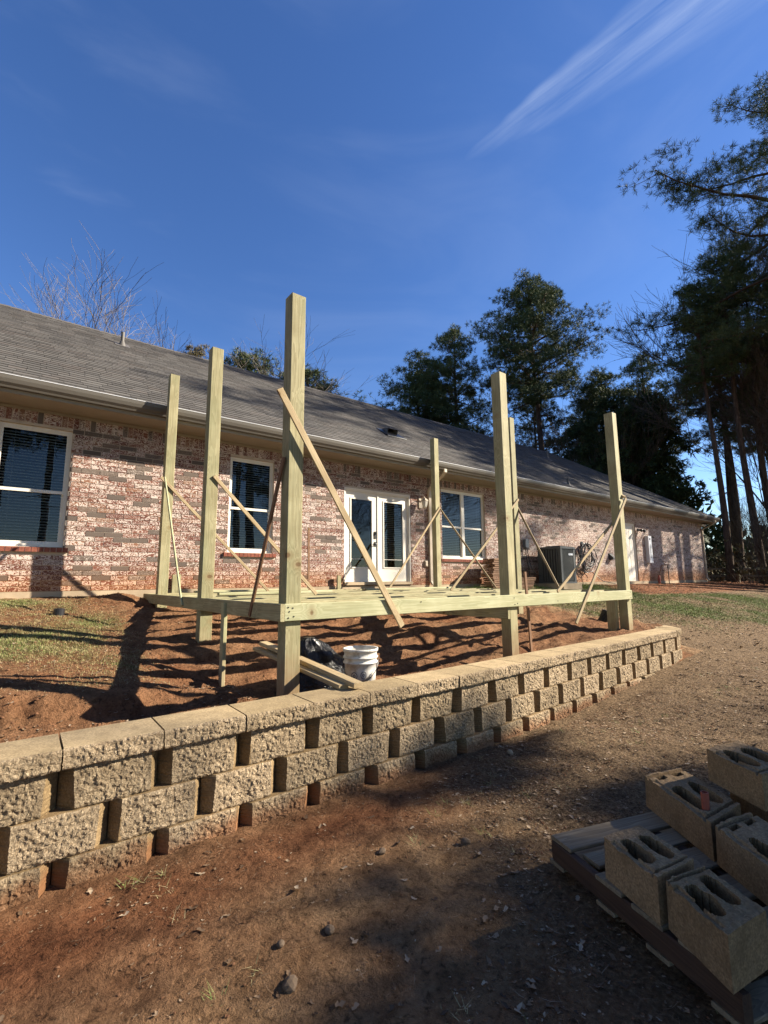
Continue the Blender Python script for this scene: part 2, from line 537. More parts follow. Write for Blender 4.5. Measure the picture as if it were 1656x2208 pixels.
def make_glass():
    m = bpy.data.materials.new('window_glass')
    m.use_nodes = True
    nt = m.node_tree
    nt.nodes.remove(nt.nodes['Principled BSDF'])
    out = nt.nodes['Material Output']
    tr = N(nt, 'ShaderNodeBsdfTransparent', {'Color': (0.62, 0.66, 0.66, 1)})
    gl = N(nt, 'ShaderNodeBsdfGlossy', {'Color': (0.9, 0.93, 0.95, 1), 'Roughness': 0.01})
    bm = N(nt, 'ShaderNodeBump', {'Height': noise(nt, pos(nt), 1.5, 2.0), 'Strength': 0.05, 'Distance': 0.02})
    nt.links.new(bm.outputs[0], gl.inputs['Normal'])
    fr = N(nt, 'ShaderNodeFresnel', {'IOR': 1.45})
    mx = N(nt, 'ShaderNodeMixShader', {0: math_n(nt, 'ADD', fr.outputs[0], 0.01, True), 1: tr.outputs[0], 2: gl.outputs[0]})
    nt.links.new(mx.outputs[0], out.inputs['Surface'])
    return m


BRICK = make_brick_mat()
MORTAR = make_mortar_mat()
SILLBRICK = simple('sill_brick', (0.22, 0.075, 0.05), 0.88, 0.2, 0.35, 14.0, 0.4)
PINE_T = make_wood_mat('treated_pine', (0.27, 0.235, 0.125), (0.52, 0.47, 0.285), green=0.32, mud=0.6)
PINE_G = make_wood_mat('treated_pine_greenish', (0.37, 0.355, 0.20), (0.60, 0.585, 0.38), green=0.3, mud=0.5)
FUR = make_wood_mat('furring_strip', (0.32, 0.235, 0.13), (0.52, 0.42, 0.26), knot=(0.12, 0.06, 0.03))
STRIPR = make_wood_mat('reddish_strip', (0.17, 0.09, 0.05), (0.28, 0.16, 0.09))
OLDWOOD = make_wood_mat('weathered_wood', (0.17, 0.13, 0.085), (0.34, 0.28, 0.185))
DARKW = make_wood_mat('dark_stained_wood', (0.06, 0.035, 0.025), (0.12, 0.07, 0.045))
SPLIT = make_split_mat('split_face_block', (0.235, 0.165, 0.102), (0.58, 0.455, 0.31))
SMOOTHB = make_split_mat('cast_block', (0.185, 0.125, 0.065), (0.27, 0.19, 0.105), 0.35)
CAPTOP_LIT = make_split_mat('cap_top', (0.33, 0.245, 0.14), (0.46, 0.35, 0.215), 0.3)  # lighter than the cast faces: sunlight on the cap tops put into the colour
CMU = make_split_mat('cast_block_tan', (0.21, 0.138, 0.075), (0.31, 0.215, 0.125), 0.3)
SOIL = make_ground_mat()
SHINGLE = make_shingle_mat()
CONC = simple('foundation_concrete', (0.40, 0.31, 0.21), 0.92, 0.15, 0.2, 3.0, 0.3)
TRIM = simple('tan_painted_trim', (0.30, 0.262, 0.205), 0.6, 0.35, 0.05, 2.0)
GUTTER = simple('bronze_gutter_paint', (0.125, 0.112, 0.095), 0.38, 0.5, 0.08, 1.0)
SPOUT = simple('tan_downspout_paint', (0.50, 0.42, 0.32), 0.5, 0.4, 0.08, 2.0)
WHITE = simple('white_vinyl', (0.74, 0.70, 0.62), 0.45, 0.4, 0.05, 2.0)
DOORW = simple('door_paint', (0.74, 0.69, 0.60), 0.5, 0.4, 0.05, 1.0)
GLASS = make_glass()
SLATM = simple('blind_slat_vinyl', (0.60, 0.60, 0.56), 0.5, 0.4, 0.05, 2.0)
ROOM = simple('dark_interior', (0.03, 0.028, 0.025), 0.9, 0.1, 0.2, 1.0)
BLACKM = simple('black_metal', (0.02, 0.02, 0.02), 0.4, 0.5, 0.1, 4.0)
ACM = simple('condenser_paint', (0.075, 0.08, 0.078), 0.5, 0.4, 0.08, 2.0)
ACL = simple('condenser_louver_paint', (0.10, 0.105, 0.10), 0.5, 0.4, 0.08, 2.0)
RUBBER = simple('black_rubber', (0.018, 0.018, 0.02), 0.35, 0.5, 0.2, 4.0)
PIPEM = simple('galvanized_vent', (0.12, 0.11, 0.10), 0.6, 0.4, 0.1, 4.0)
PAINTW = simple('white_enamel', (0.72, 0.74, 0.78), 0.35, 0.4, 0.05, 4.0)
REDPVC = simple('red_brown_pipe', (0.33, 0.09, 0.06), 0.45, 0.4, 0.2, 8.0)
STONE = simple('pebble_stone', (0.15, 0.105, 0.07), 0.85, 0.25, 0.35, 9.0, 0.4)
CLOD = simple('clay_clod', (0.17, 0.085, 0.046), 0.96, 0.1, 0.4, 14.0, 0.5)
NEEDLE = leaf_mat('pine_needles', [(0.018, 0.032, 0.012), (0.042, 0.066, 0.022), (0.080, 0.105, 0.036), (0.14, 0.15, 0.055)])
CEDARN = leaf_mat('cedar_foliage', [(0.020, 0.034, 0.014), (0.040, 0.064, 0.022), (0.075, 0.10, 0.034)])
BROWNL = leaf_mat('dry_foliage', [(0.05, 0.045, 0.02), (0.11, 0.09, 0.04), (0.16, 0.13, 0.06)])
GRASSM = leaf_mat('grass_blades', [(0.45, 0.36, 0.20), (0.32, 0.29, 0.13), (0.15, 0.19, 0.05), (0.28, 0.36, 0.10)])
LITTER = leaf_mat('dead_leaf', [(0.06, 0.035, 0.022), (0.15, 0.09, 0.05), (0.28, 0.19, 0.115), (0.42, 0.33, 0.23)])
BARK = make_bark('pine_bark', (0.045, 0.030, 0.022), (0.13, 0.09, 0.065))
BAREB = make_bark('bare_bark', (0.055, 0.045, 0.035), (0.14, 0.115, 0.09))
BAREL = make_bark('sunlit_bare_bark', (0.14, 0.12, 0.10), (0.28, 0.24, 0.20))  # lighter copy of the bare bark, sunlight painted into its colour


def make_plastic_bag():
    m, nt, b = new_mat('black_plastic_film', 0.22, 0.6)
    p = pos(nt)
    b.inputs['Base Color'].default_value = (0.012, 0.012, 0.013, 1)
    n1 = N(nt, 'ShaderNodeTexNoise', {'Vector': p, 'Scale': 14.0, 'Detail': 4.0, 'Roughness': 0.6, 'Distortion': 1.8}).outputs[0]
    bump(nt, b, math_n(nt, 'ABSOLUTE', math_n(nt, 'SUBTRACT', n1, 0.5)), 1.0, 0.06)
    return m


def make_bucket_mat():
    m, nt, b = new_mat('dirty_white_plastic', 0.45, 0.4)
    p = N(nt, 'ShaderNodeTexCoord').outputs['Object']
    n1 = noise(nt, p, 12.0, 5.0, 0.65, 0.6)
    n2 = noise(nt, N(nt, 'ShaderNodeMapping', {'Vector': p, 'Scale': (30, 30, 4)}).outputs[0], 1.0, 4.0)
    c = mixc(nt, mrange(nt, n1, 0.48, 0.66, 0.0, 0.8), (0.62, 0.60, 0.56), (0.33, 0.27, 0.19))
    c = mixc(nt, mrange(nt, n2, 0.58, 0.72, 0.0, 0.5), c, (0.25, 0.18, 0.11))
    nt.links.new(c, b.inputs['Base Color'])
    return m


BAG = make_plastic_bag()
BUCKETM = make_bucket_mat()
PRINT = simple('grey_print', (0.16, 0.16, 0.18), 0.5, 0.3, 0.1, 4.0)

# ------------------------------------------------------------------ terrain


def wall_front(x):
    return 2.86 + 0.052 * np.maximum(0, np.asarray(x, float) - 3.2)


# the return of the retaining wall
RET = [(8.03, 3.11), (8.42, 3.20), (8.72, 3.53), (8.80, 3.98), (8.83, 4.43), (8.85, 4.89)]


def ground_h(x, y, detail=True):
    x = np.asarray(x, float)
    y = np.asarray(y, float)
    # lower yard in front of the wall
    low = -1.42 - 0.03 * sstep(2.5, 0.5, y) + 0.16 * sstep(4.5, 8.5, x) * sstep(-3, 3, y)
    low = low + 0.02 * fbm(x, y, 1.1, 3) + 0.05 * np.exp(-((y - 2.62) / 0.16) ** 2) * (0.35 + fbm(x, y, 2.3, 3) * 1.6) * (x < 8.5)
    # upper yard
    cut_l = np.interp(y, [3.0, 4.0, 4.85, 5.6, 7.6, 8.5, 9.0], [-1.06, -1.05, -0.98, -0.69, -0.345, -0.27, -0.25])
    cut_r = np.interp(y, [3.0, 3.5, 5.6, 7.2, 8.5, 9.0], [-0.88, -0.83, -0.64, -0.42, -0.27, -0.25])
    kr = sstep(3.2, 7.2, x)
    cut = cut_l * (1 - kr) + cut_r * kr
    yy = y + 0.30 * fbm(x, y * 0.3, 2.5, 3)
    lawn = np.interp(yy, [2.9, 4.0, 4.24, 4.36, 4.6, 5.6, 6.5, 8.5, 9.0], [-1.04, -1.03, -0.98, -0.81, -0.76, -0.62, -0.50, -0.215, -0.21]) - 0.07 * np.clip(x, 0, 1.2) * sstep(8.2, 6.5, y)
    k = sstep(0.75, 1.45, x + 0.25 * fbm(x, y, 1.7, 3))
    upy = lawn * (1 - k) + cut * k
    if detail:
        rip = fbm(x * 0.55, y * 1.9, 1.9, 4) * 0.27 + (0.5 - np.abs(fbm(x * 0.5, y * 2.2, 2.6, 3)) * 4) * 0.035
        upy = upy + rip * k * sstep(8.6, 7.9, y) * sstep(3.2, 3.9, y) + 0.03 * fbm(x, y, 3.0, 3) * (1 - k)
        # spoil heap at the deck corner
        upy = upy + 0.12 * np.exp(-((x - 1.25) / 0.28) ** 2 - ((y - 8.25) / 0.2) ** 2)
    # right slope
    r = np.interp(y, [-20, 1.0, 2.6, 3.3, 4.1, 5.0, 6.0, 7.2, 8.4, 9.0, 30], [-1.6, -1.40, -1.30, -1.15, -0.93, -0.74, -0.56, -0.38, -0.24, -0.22, -0.4])
    if detail:
        r = r + 0.03 * fbm(x, y, 1.4, 4)
    kk = sstep(8.7, 9.3, x)
    k2 = sstep(7.7, 9.0, x)
    upright = upy * (1 - kk) + r * kk
    lowright = low * (1 - k2) + r * k2
    # which side of the wall
    wf = wall_front(np.minimum(x, 8.1)) + 0.15
    inside = (y > wf) & (x < 8.1)
    # inside the return
    xr = np.interp(y, [3.1, 3.25, 3.53, 3.98, 6], [8.1, 8.5, 8.6, 8.68, 8.70])
    inside = inside | ((y > wf) & (x >= 8.1) & (x < xr))
    h = np.where(inside, upright, lowright)
    h = np.where((y > 5.0) & (x >= 8.1), upright, h)
    # gentle fall to the far distance
    d = np.hypot(x - 4, y - 4)
    h = h - 0.012 * np.maximum(0, d - 30)
    if detail:
        h = h - 0.045 * np.clip(vnoise(x, y, 3.1) - 0.72, 0, 1) * (y < 3.0) * (x < 9)
        h = h + 0.030 * fbm(x, y, 5.0, 3) + 0.026 * fbm(x, y, 13.0, 2)
    return h


def graded(lo, hi, segs, far, ratio=1.22):
    out = []
    for a, b, st in segs:
        out += list(np.arange(a, b, st))
    out.append(segs[-1][1])
    st = segs[-1][2]
    v = out[-1]
    while v < far:
        st *= ratio
        v += st
        out.append(v)
    st = segs[0][2]
    v = out[0]
    pre = []
    while v > -far:
        st *= ratio
        v -= st
        pre.append(v)
    return np.array(pre[::-1] + out)


gx = graded(0, 0, [(-1.0, 4.2, 0.028), (4.2, 9.3, 0.04), (9.3, 30, 0.12)], 600)
gy = graded(0, 0, [(0.2, 3.2, 0.028), (3.2, 9.0, 0.04)], 600)
GX, GY = np.meshgrid(gx, gy)
GZ = ground_h(GX, GY)
nxg, nyg = len(gx), len(gy)
gverts = np.stack([GX, GY, GZ], -1).reshape(-1, 3)
idx = np.arange(nxg * nyg).reshape(nyg, nxg)
gfaces = np.stack([idx[:-1, :-1], idx[:-1, 1:], idx[1:, 1:], idx[1:, :-1]], -1).reshape(-1, 4)


def grass_mask(x, y):
    left = sstep(1.35, 0.7, x + 0.35 * fbm(x, y, 1.2, 3)) * sstep(4.35, 4.6, y) * sstep(8.7, 8.2, y) * np.clip(0.62 + 1.5 * fbm(x, y, 1.6, 4), 0, 1)
    edge = 6.6 - 0.10 * np.clip(x - 14, 0, 20)
    rgt = sstep(8.3, 9.2, x) * sstep(2.6, 5.2, y + 0.12 * (x - 10) + 3.0 * fbm(x, y, 0.7, 4)) * np.clip(0.72 + 1.3 * fbm(x, y, 1.1, 4), 0, 1) * (1 - sstep(13, 15, x) * sstep(edge - 0.4, edge + 0.3, y)) * sstep(30, 22, x)
    strip = sstep(8.6, 9.6, x) * sstep(15.5, 14.5, x) * sstep(5, 7, y) * 0.9
    under = sstep(7.0, 8.3, y) * sstep(7.8, 8.4, x) * sstep(17, 15, x) * 0.7
    g = np.maximum(np.maximum(left * 0.85, rgt * 0.95), np.maximum(strip, under))
    return np.clip(g, 0, 1)


MG = grass_mask(GX, GY)
up_area = (GY > 3.1) & (GX < 8.6)
MR = np.where(up_area, 0.62, 0.0) + 0.7 * np.exp(-((GY - 2.5) / 0.38) ** 2) * (GX < 5.5) + 0.95 * sstep(5.8, 6.6, GY) * sstep(13, 16, GX) + 0.35 * sstep(2.5, -0.5, GX) * (GY < 3)
ML = np.where(GY < 3.1, 0.15 + 0.50 * sstep(1.0, 3.0, GX + 0.6 * (1.5 - GY)), 0.0)
ML = np.where(up_area, 0.05, ML)
ML = np.where(GX > 9.0, 0.62 - 0.5 * sstep(5.8, 6.6, GY) * sstep(13, 16, GX), ML)
ML = np.where(np.hypot(GX, GY) > 34, 1.2, ML)
col = np.stack([np.clip(MG, 0, 1), np.clip(MR, 0, 1), np.clip(ML, 0, 1.3), np.ones_like(MG)], -1).reshape(-1, 4)
gme = fast_mesh('ground', gverts, gfaces, SOIL, {'mask': ('FLOAT_COLOR', col)}, smooth=True)
tag(link('ground', gme), None, kind='structure')


def hz(x, y):
    return float(ground_h(np.array([x]), np.array([y]))[0])


# ------------------------------------------------------------------ house
YW = 8.60            # brick face
XL, XR = -7.0, 26.2  # ends of the rear wall
ZS = -0.125          # top of the slab
ZB = 2.61            # top of the brickwork
EAVE_Y, EAVE_Z = 8.05, 2.83
SL = 2.0 / 3.0
RIDGE_Y = 13.5
RIDGE_Z = EAVE_Z + SL * (RIDGE_Y - EAVE_Y)
XE = 26.65           # end of the eave
house = empty('brick_house', (9.6, 13.5, -0.2), 'long single storey brick house with grey shingle roof behind the deck', 'house')
hoff = Vector(house.location)


def hpart(mb, name, mat, smooth=False, parent=None):
    mb.v = [(a - hoff.x, b - hoff.y, c - hoff.z) for a, b, c in mb.v]
    return mb.build(name, mat, parent or house, smooth)


# openings in the rear wall: x0, x1, z0, z1
WINS = [(-0.44, 0.47, 0.53, 2.35, 1), (2.97, 3.86, 0.53, 2.35, 1), (8.50, 10.19, 0.53, 2.35, 2), (-3.6, -1.9, 0.53, 2.35, 2)]
DOOR = (5.52, 7.44, -0.055, 2.05)
SDOOR = (18.25, 19.20, -0.125, 2.12)
OPEN = [w[:4] for w in WINS] + [DOOR, SDOOR]
# mortar backing with openings
mb = MB()
xs = sorted({XL, XR} | {o[0] for o in OPEN} | {o[1] for o in OPEN})
zs = sorted({ZS, ZB} | {max(o[2], ZS) for o in OPEN} | {o[3] for o in OPEN})
for i in range(len(xs) - 1):
    for j in range(len(zs) - 1):
        cx, cz = (xs[i] + xs[i + 1]) / 2, (zs[j] + zs[j + 1]) / 2
        if any(o[0] < cx < o[1] and o[2] < cz < o[3] for o in OPEN):
            continue
        x0, x1, z0, z1 = xs[i], xs[i + 1], zs[j], zs[j + 1]
        mb.add([(x0, YW + 0.007, z0), (x1, YW + 0.007, z0), (x1, YW + 0.007, z1), (x0, YW + 0.007, z1)], [(0, 1, 2, 3)])
for o in OPEN:  # reveals
    x0, x1, z0, z1 = o
    z0 = max(z0, ZS)
    a, b = YW + 0.007, YW + 0.11
    mb.add([(x0, a, z0), (x0, b, z0), (x0, b, z1), (x0, a, z1)], [(0, 1, 2, 3)])
    mb.add([(x1, a, z0), (x1, a, z1), (x1, b, z1), (x1, b, z0)], [(0, 1, 2, 3)])
    mb.add([(x0, a, z1), (x0, b, z1), (x1, b, z1), (x1, a, z1)], [(0, 1, 2, 3)])
    mb.add([(x0, a, z0), (x1, a, z0), (x1, b, z0), (x0, b, z0)], [(0, 1, 2, 3)])
# gable side walls and back
mb.add([(XR - 0.007, YW, ZS), (XR - 0.007, 18.4, ZS), (XR - 0.007, 18.4, ZB), (XR - 0.007, YW, ZB)], [(0, 1, 2, 3)])
mb.add([(XL, 18.4, ZS), (XR, 18.4, ZS), (XR, 18.4, ZB), (XL, 18.4, ZB)], [(3, 2, 1, 0)])
mb.add([(XL, YW, ZS), (XL, 18.4, ZS), (XL, 18.4, ZB), (XL, YW, ZB)], [(3, 2, 1, 0)])
hpart(mb, 'wall', MORTAR)

# bricks
CO = 0.0762
BL = 0.254
J = 0.010
bricks = []   # x0,x1,z0,z1, proud
nrow = 33
zrow_top = ZS + nrow * CO
for r in range(nrow):
    z0 = ZS + r * CO + J * 0.5
    z1 = z0 + CO - J
    x = XL + (r % 2) * BL / 2 - BL
    while x < XR:
        a, b = x + J / 2, x + BL - J / 2
        x += BL
        a2, b2 = max(a, XL), min(b, XR)
        segs = [(a2, b2)]
        for o in OPEN:
            oz1 = o[3]
            # the rowlock sill takes one course under each window
            oz0 = o[2] - 0.085 if o in [w[:4] for w in WINS] else o[2]
            xo0, xo1 = (o[0] - 0.08, o[1] + 0.08) if (o in [w[:4] for w in WINS] and z1 < o[2] + 0.01) else (o[0], o[1])
            if z1 > oz0 + 0.01 and z0 < oz1 - 0.01:
                ns = []
                for s0, s1 in segs:
                    if s1 <= xo0 or s0 >= xo1:
                        ns.append((s0, s1))
                    else:
                        if s0 < xo0:
                            ns.append((s0, xo0))
                        if s1 > xo1:
                            ns.append((xo1, s1))
                segs = ns
        for s0, s1 in segs:
            if s1 - s0 > 0.02:
                bricks.append((s0, s1, z0, z1, random.uniform(-0.0015, 0.0015)))
x = XL
while x < XR - 0.07:   # soldier course under the soffit
    bricks.append((x + J / 2, x + CO - J / 2, zrow_top + 0.004, ZB - 0.002, random.uniform(-0.0015, 0.002)))
    x += CO
vis = [b for b in bricks if b[1] > -0.42 and b[1] - b[0] > 0.03]
vis.sort(key=lambda b: max(b[0], -0.3) * 1.0 + abs((b[2] + b[3]) / 2 - 1.0) * 0.25)
single = set(map(id, vis[:300]))
ub = MB()
ub.box(0, 1, 0, 0.012, 0, 1)
unit_brick = ub.mesh('brick', BRICK)
bv, bf, bt = [], [], []
for bk in bricks:
    x0, x1, z0, z1, pr = bk
    if id(bk) in single:
        o = link('brick', unit_brick, house, (x0 - hoff.x, YW + pr - hoff.y, z0 - hoff.z))
        o.scale = (x1 - x0, 1, z1 - z0)
    else:
        k = len(bv)
        y0, y1 = YW + pr, YW + 0.012
        bv += [(x0, y0, z0), (x1, y0, z0), (x1, y1, z0), (x0, y1, z0), (x0, y0, z1), (x1, y0, z1), (x1, y1, z1), (x0, y1, z1)]
        bf += [(k, k + 1, k + 5, k + 4), (k + 1, k + 2, k + 6, k + 5), (k + 3, k, k + 4, k + 7), (k + 4, k + 5, k + 6, k + 7), (k, k + 3, k + 2, k + 1)]
        bt += [random.random()] * 8
# bricks on the gable end
for r in range(36):
    z0 = ZS + r * CO + J * 0.5
    z1 = min(z0 + CO - J, ZB)
    y = YW + (0 if r % 2 else -BL / 2)
    while y < 18.3:
        y0, y1 = max(y + J / 2, YW + 0.013), y + BL - J / 2
        y += BL
        if y1 - y0 < 0.02:
            continue
        k = len(bv)
        x0, x1 = XR - 0.012, XR
        bv += [(x0, y0, z0), (x1, y0, z0), (x1, y1, z0), (x0, y1, z0), (x0, y0, z1), (x1, y0, z1), (x1, y1, z1), (x0, y1, z1)]
        bf += [(k, k + 1, k + 5, k + 4), (k + 1, k + 2, k + 6, k + 5), (k + 4, k + 5, k + 6, k + 7)]
        bt += [random.random()] * 8
me = bpy.data.meshes.new('brickwork')
me.from_pydata([(a - hoff.x, b - hoff.y, c - hoff.z) for a, b, c in bv], [], bf)
me.attributes.new('tone', 'FLOAT', 'POINT').data.foreach_set('value', bt)
me.materials.append(BRICK)
tag(link('brickwork', me, house), None, kind='stuff')

# slab edge
mb = MB()
mb.box(XL, XR + 0.012, YW - 0.012, 18.4, -1.2, ZS - 0.002)
hpart(mb, 'foundation', CONC)

# windows
glob_pane = {}


def slat_mesh(w):
    key = round(w, 3)
    if key not in glob_pane:
        m_ = MB()
        # curved slat, tilted
        n = 4
        vs = []
        for xx in (0, w):
            for i in range(n + 1):
                t = i / n - 0.5
                vs.append((xx, t * 0.040, t * 0.026 + 0.004 * (0.25 - t * t) * 4))
        m_.add(vs, [(i, i + 1, n + 2 + i, n + 1 + i) for i in range(n)])
        glob_pane[key] = m_.mesh('slat', SLATM)
    return glob_pane[key]


def window(x0, x1, z0, z1, units):
    wroot = None
    yf = YW + 0.055
    fr = MB()
    fw = 0.045
    fr.box(x0, x1, yf, yf + 0.06, z1 - fw, z1)
    fr.box(x0, x1, yf, yf + 0.06, z0, z0 + fw)
    fr.box(x0, x0 + fw, yf + 0.001, yf + 0.059, z0 + fw, z1 - fw)
    fr.box(x1 - fw, x1, yf + 0.001, yf + 0.059, z0 + fw, z1 - fw)
    if units == 2:
        xm = (x0 + x1) / 2
        fr.box(xm - 0.05, xm + 0.05, yf - 0.004, yf + 0.056, z0 + fw, z1 - fw)
    wroot = hpart(fr, 'window', WHITE)
    spans = [(x0 + fw, x1 - fw)] if units == 1 else [(x0 + fw, xm - 0.05), (xm + 0.05, x1 - fw)]
    zm = z0 + (z1 - z0) * 0.46
    for a, b in spans:
        sa = MB()   # upper sash (outer), lower sash (inner)
        sa.box(a, b, yf + 0.006, yf + 0.034, zm - 0.022, zm + 0.024)
        sa.box(a, b, yf + 0.010, yf + 0.034, z1 - fw - 0.028, z1 - fw)
        sa.box(a, a + 0.022, yf + 0.011, yf + 0.033, zm + 0.024, z1 - fw - 0.028)
        sa.box(b - 0.022, b, yf + 0.011, yf + 0.033, zm + 0.024, z1 - fw - 0.028)
        hpart(sa, 'sash', WHITE, parent=wroot)
        sb = MB()
        sb.box(a, b, yf + 0.036, yf + 0.056, z0 + fw, z0 + fw + 0.04)
        sb.box(a, a + 0.028, yf + 0.037, yf + 0.056, z0 + fw + 0.04, zm - 0.022)
        sb.box(b - 0.028, b, yf + 0.037, yf + 0.056, z0 + fw + 0.04, zm - 0.022)
        hpart(sb, 'sash', WHITE, parent=wroot)
        for q0, q1, yy in ((zm, z1 - fw, yf + 0.022), (z0 + fw, zm, yf + 0.046)):
            g = MB()
            g.add([(a, yy, q0), (b, yy, q0), (b, yy, q1), (a, yy, q1)], [(0, 1, 2, 3)])
            hpart(g, 'pane', GLASS, parent=wroot)
        z = z0 + fw + 0.03
        sm = slat_mesh(b - a - 0.02)
        while z < z1 - fw - 0.02:
            o = link('slat', sm, wroot, (a + 0.01 - hoff.x, yf + 0.095 - hoff.y, z - hoff.z))
            o.rotation_euler = (random.uniform(-0.05, 0.05), random.uniform(-0.002, 0.002), 0)
            z += 0.0445
        for cx in (a + 0.16, b - 0.16):
            cd = MB()
            cd.box(cx - 0.0015, cx + 0.0015, yf + 0.066, yf + 0.069, z0 + fw, z1 - fw)
            hpart(cd, 'blind_cord', SLATM, parent=wroot)
    # dark room behind
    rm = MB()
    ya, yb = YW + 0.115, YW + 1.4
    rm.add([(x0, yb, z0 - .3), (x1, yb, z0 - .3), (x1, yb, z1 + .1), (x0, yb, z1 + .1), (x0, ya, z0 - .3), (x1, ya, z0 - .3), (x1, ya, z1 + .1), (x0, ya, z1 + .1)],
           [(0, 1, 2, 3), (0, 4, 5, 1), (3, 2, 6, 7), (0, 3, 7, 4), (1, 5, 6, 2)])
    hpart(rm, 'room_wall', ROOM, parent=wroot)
    # rowlock sill
    n = int(round((x1 - x0 + 0.14) / 0.0735))
    w = (x1 - x0 + 0.14) / n
    for i in range(n):
        s = MB()
        xa = x0 - 0.07 + i * w
        s.add([(xa + .004, YW - 0.035, z0 - 0.078), (xa + w - .004, YW - 0.035, z0 - 0.078), (xa + w - .004, YW + 0.05, z0 - 0.078), (xa + .004, YW + 0.05, z0 - 0.078),
               (xa + .004, YW - 0.035, z0 - 0.012), (xa + w - .004, YW - 0.035, z0 - 0.012), (xa + w - .004, YW + 0.05, z0 - 0.001), (xa + .004, YW + 0.05, z0 - 0.001)],
              [(0, 3, 2, 1), (4, 5, 6, 7), (0, 1, 5, 4), (1, 2, 6, 5), (2, 3, 7, 6), (3, 0, 4, 7)])
        hpart(s, 'sill_brick', SILLBRICK, parent=wroot)
    s = MB()
    s.box(x0 - 0.066, x1 + 0.066, YW - 0.028, YW + 0.05, z0 - 0.082, z0 - 0.018)
    hpart(s, 'sill_mortar', MORTAR, parent=wroot)


for w in WINS:
    window(*w)


def french_door():
    x0, x1, z0, z1 = DOOR
    yf = YW + 0.03
    f = MB()
    fw = 0.06
    f.box(x0, x1, yf, yf + 0.09, z1 - fw, z1)
    f.box(x0, x0 + fw, yf + .001, yf + 0.09, z0, z1 - fw)
    f.box(x1 - fw, x1, yf + .001, yf + 0.09, z0, z1 - fw)
    # brick mould
    f.box(x0 - 0.0, x0 + 0.035, yf - 0.02, yf, z0, z1)
    f.box(x1 - 0.035, x1, yf - 0.02, yf, z0, z1)
    f.box(x0 + 0.035, x1 - 0.035, yf - 0.02, yf, z1 - 0.035, z1)
    root = hpart(f, 'french_door', DOORW)
    th = MB()
    th.box(x0, x1, YW - 0.05, yf + 0.09, z0 - 0.05, z0 + 0.012)
    hpart(th, 'threshold', CONC, parent=root)
    xm = (x0 + x1) / 2
    for k, (a, b) in enumerate(((x0 + fw + .003, xm - 0.022), (xm + 0.022, x1 - fw - .003))):
        yl = yf + 0.03
        zt, zb = z1 - fw - 0.004, z0 + 0.016
        ga, gb, gz0, gz1 = a + 0.155, b - 0.155, zb + 0.33, zt - 0.17
        lf = MB()
        lf.box(a, ga, yl, yl + 0.045, zb, zt)
        lf.box(gb, b, yl, yl + 0.045, zb, zt)
        lf.box(ga, gb, yl + .0005, yl + 0.0445, zb, gz0)
        lf.box(ga, gb, yl + .0005, yl + 0.0445, gz1, zt)
        # raised lite frame
        t = 0.028
        lf.box(ga - t, gb + t, yl - 0.014, yl, gz1, gz1 + t)
        lf.box(ga - t, gb + t, yl - 0.014, yl, gz0 - t, gz0)
        lf.box(ga - t, ga, yl - 0.0135, yl, gz0, gz1)
        lf.box(gb, gb + t, yl - 0.0135, yl, gz0, gz1)
        hpart(lf, 'door_leaf', DOORW, parent=root)
        g = MB()
        g.add([(ga, yl + 0.01, gz0), (gb, yl + 0.01, gz0), (gb, yl + 0.01, gz1), (ga, yl + 0.01, gz1)], [(0, 1, 2, 3)])
        hpart(g, 'pane', GLASS, parent=root)
        mu = MB()
        mu.box(ga, gb, yl + 0.004, yl + 0.018, gz0 + 0.17, gz0 + 0.182)
        hpart(mu, 'blind_rail', DOORW, parent=root)
        sm = slat_mesh(gb - ga - 0.012)
        z = gz0 + 0.19
        if k == 1:
            while z < gz1:
                link('slat', sm, root, (ga + 0.006 - hoff.x, yl + 0.05 - hoff.y, z - hoff.z))
                z += 0.0445
    ast = MB()
    ast.box(xm - 0.022, xm + 0.022, yf + 0.012, yf + 0.05, z0 + 0.013, z1 - fw)
    hpart(ast, 'astragal', DOORW, parent=root)
    h = MB()
    hx = xm - 0.075
    h.box(hx - 0.03, hx + 0.03, yf + 0.012, yf + 0.03, z0 + 1.00, z0 + 1.16)
    h.cyl(hx, yf + 0.0, z0 + 1.10, z0 + 1.14, 0.022, n=10)
    hpart(h, 'deadbolt', BLACKM, parent=root)
    h = MB()
    h.box(hx - 0.03, hx + 0.03, yf + 0.014, yf + 0.03, z0 + 0.82, z0 + 0.92)
    h.tube([(hx, yf + 0.03, z0 + .87), (hx, yf - 0.03, z0 + .87), (hx - 0.04, yf - 0.035, z0 + .87), (hx - 0.12, yf - 0.03, z0 + .85)], 0.010, 8)
    hpart(h, 'door_handle', BLACKM, parent=root)
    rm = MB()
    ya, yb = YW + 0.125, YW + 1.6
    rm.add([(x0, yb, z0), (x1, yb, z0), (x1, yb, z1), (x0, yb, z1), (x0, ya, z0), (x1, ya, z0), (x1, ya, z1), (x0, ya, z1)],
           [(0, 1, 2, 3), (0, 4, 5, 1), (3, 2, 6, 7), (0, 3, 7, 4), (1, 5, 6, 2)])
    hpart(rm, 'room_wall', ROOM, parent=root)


french_door()
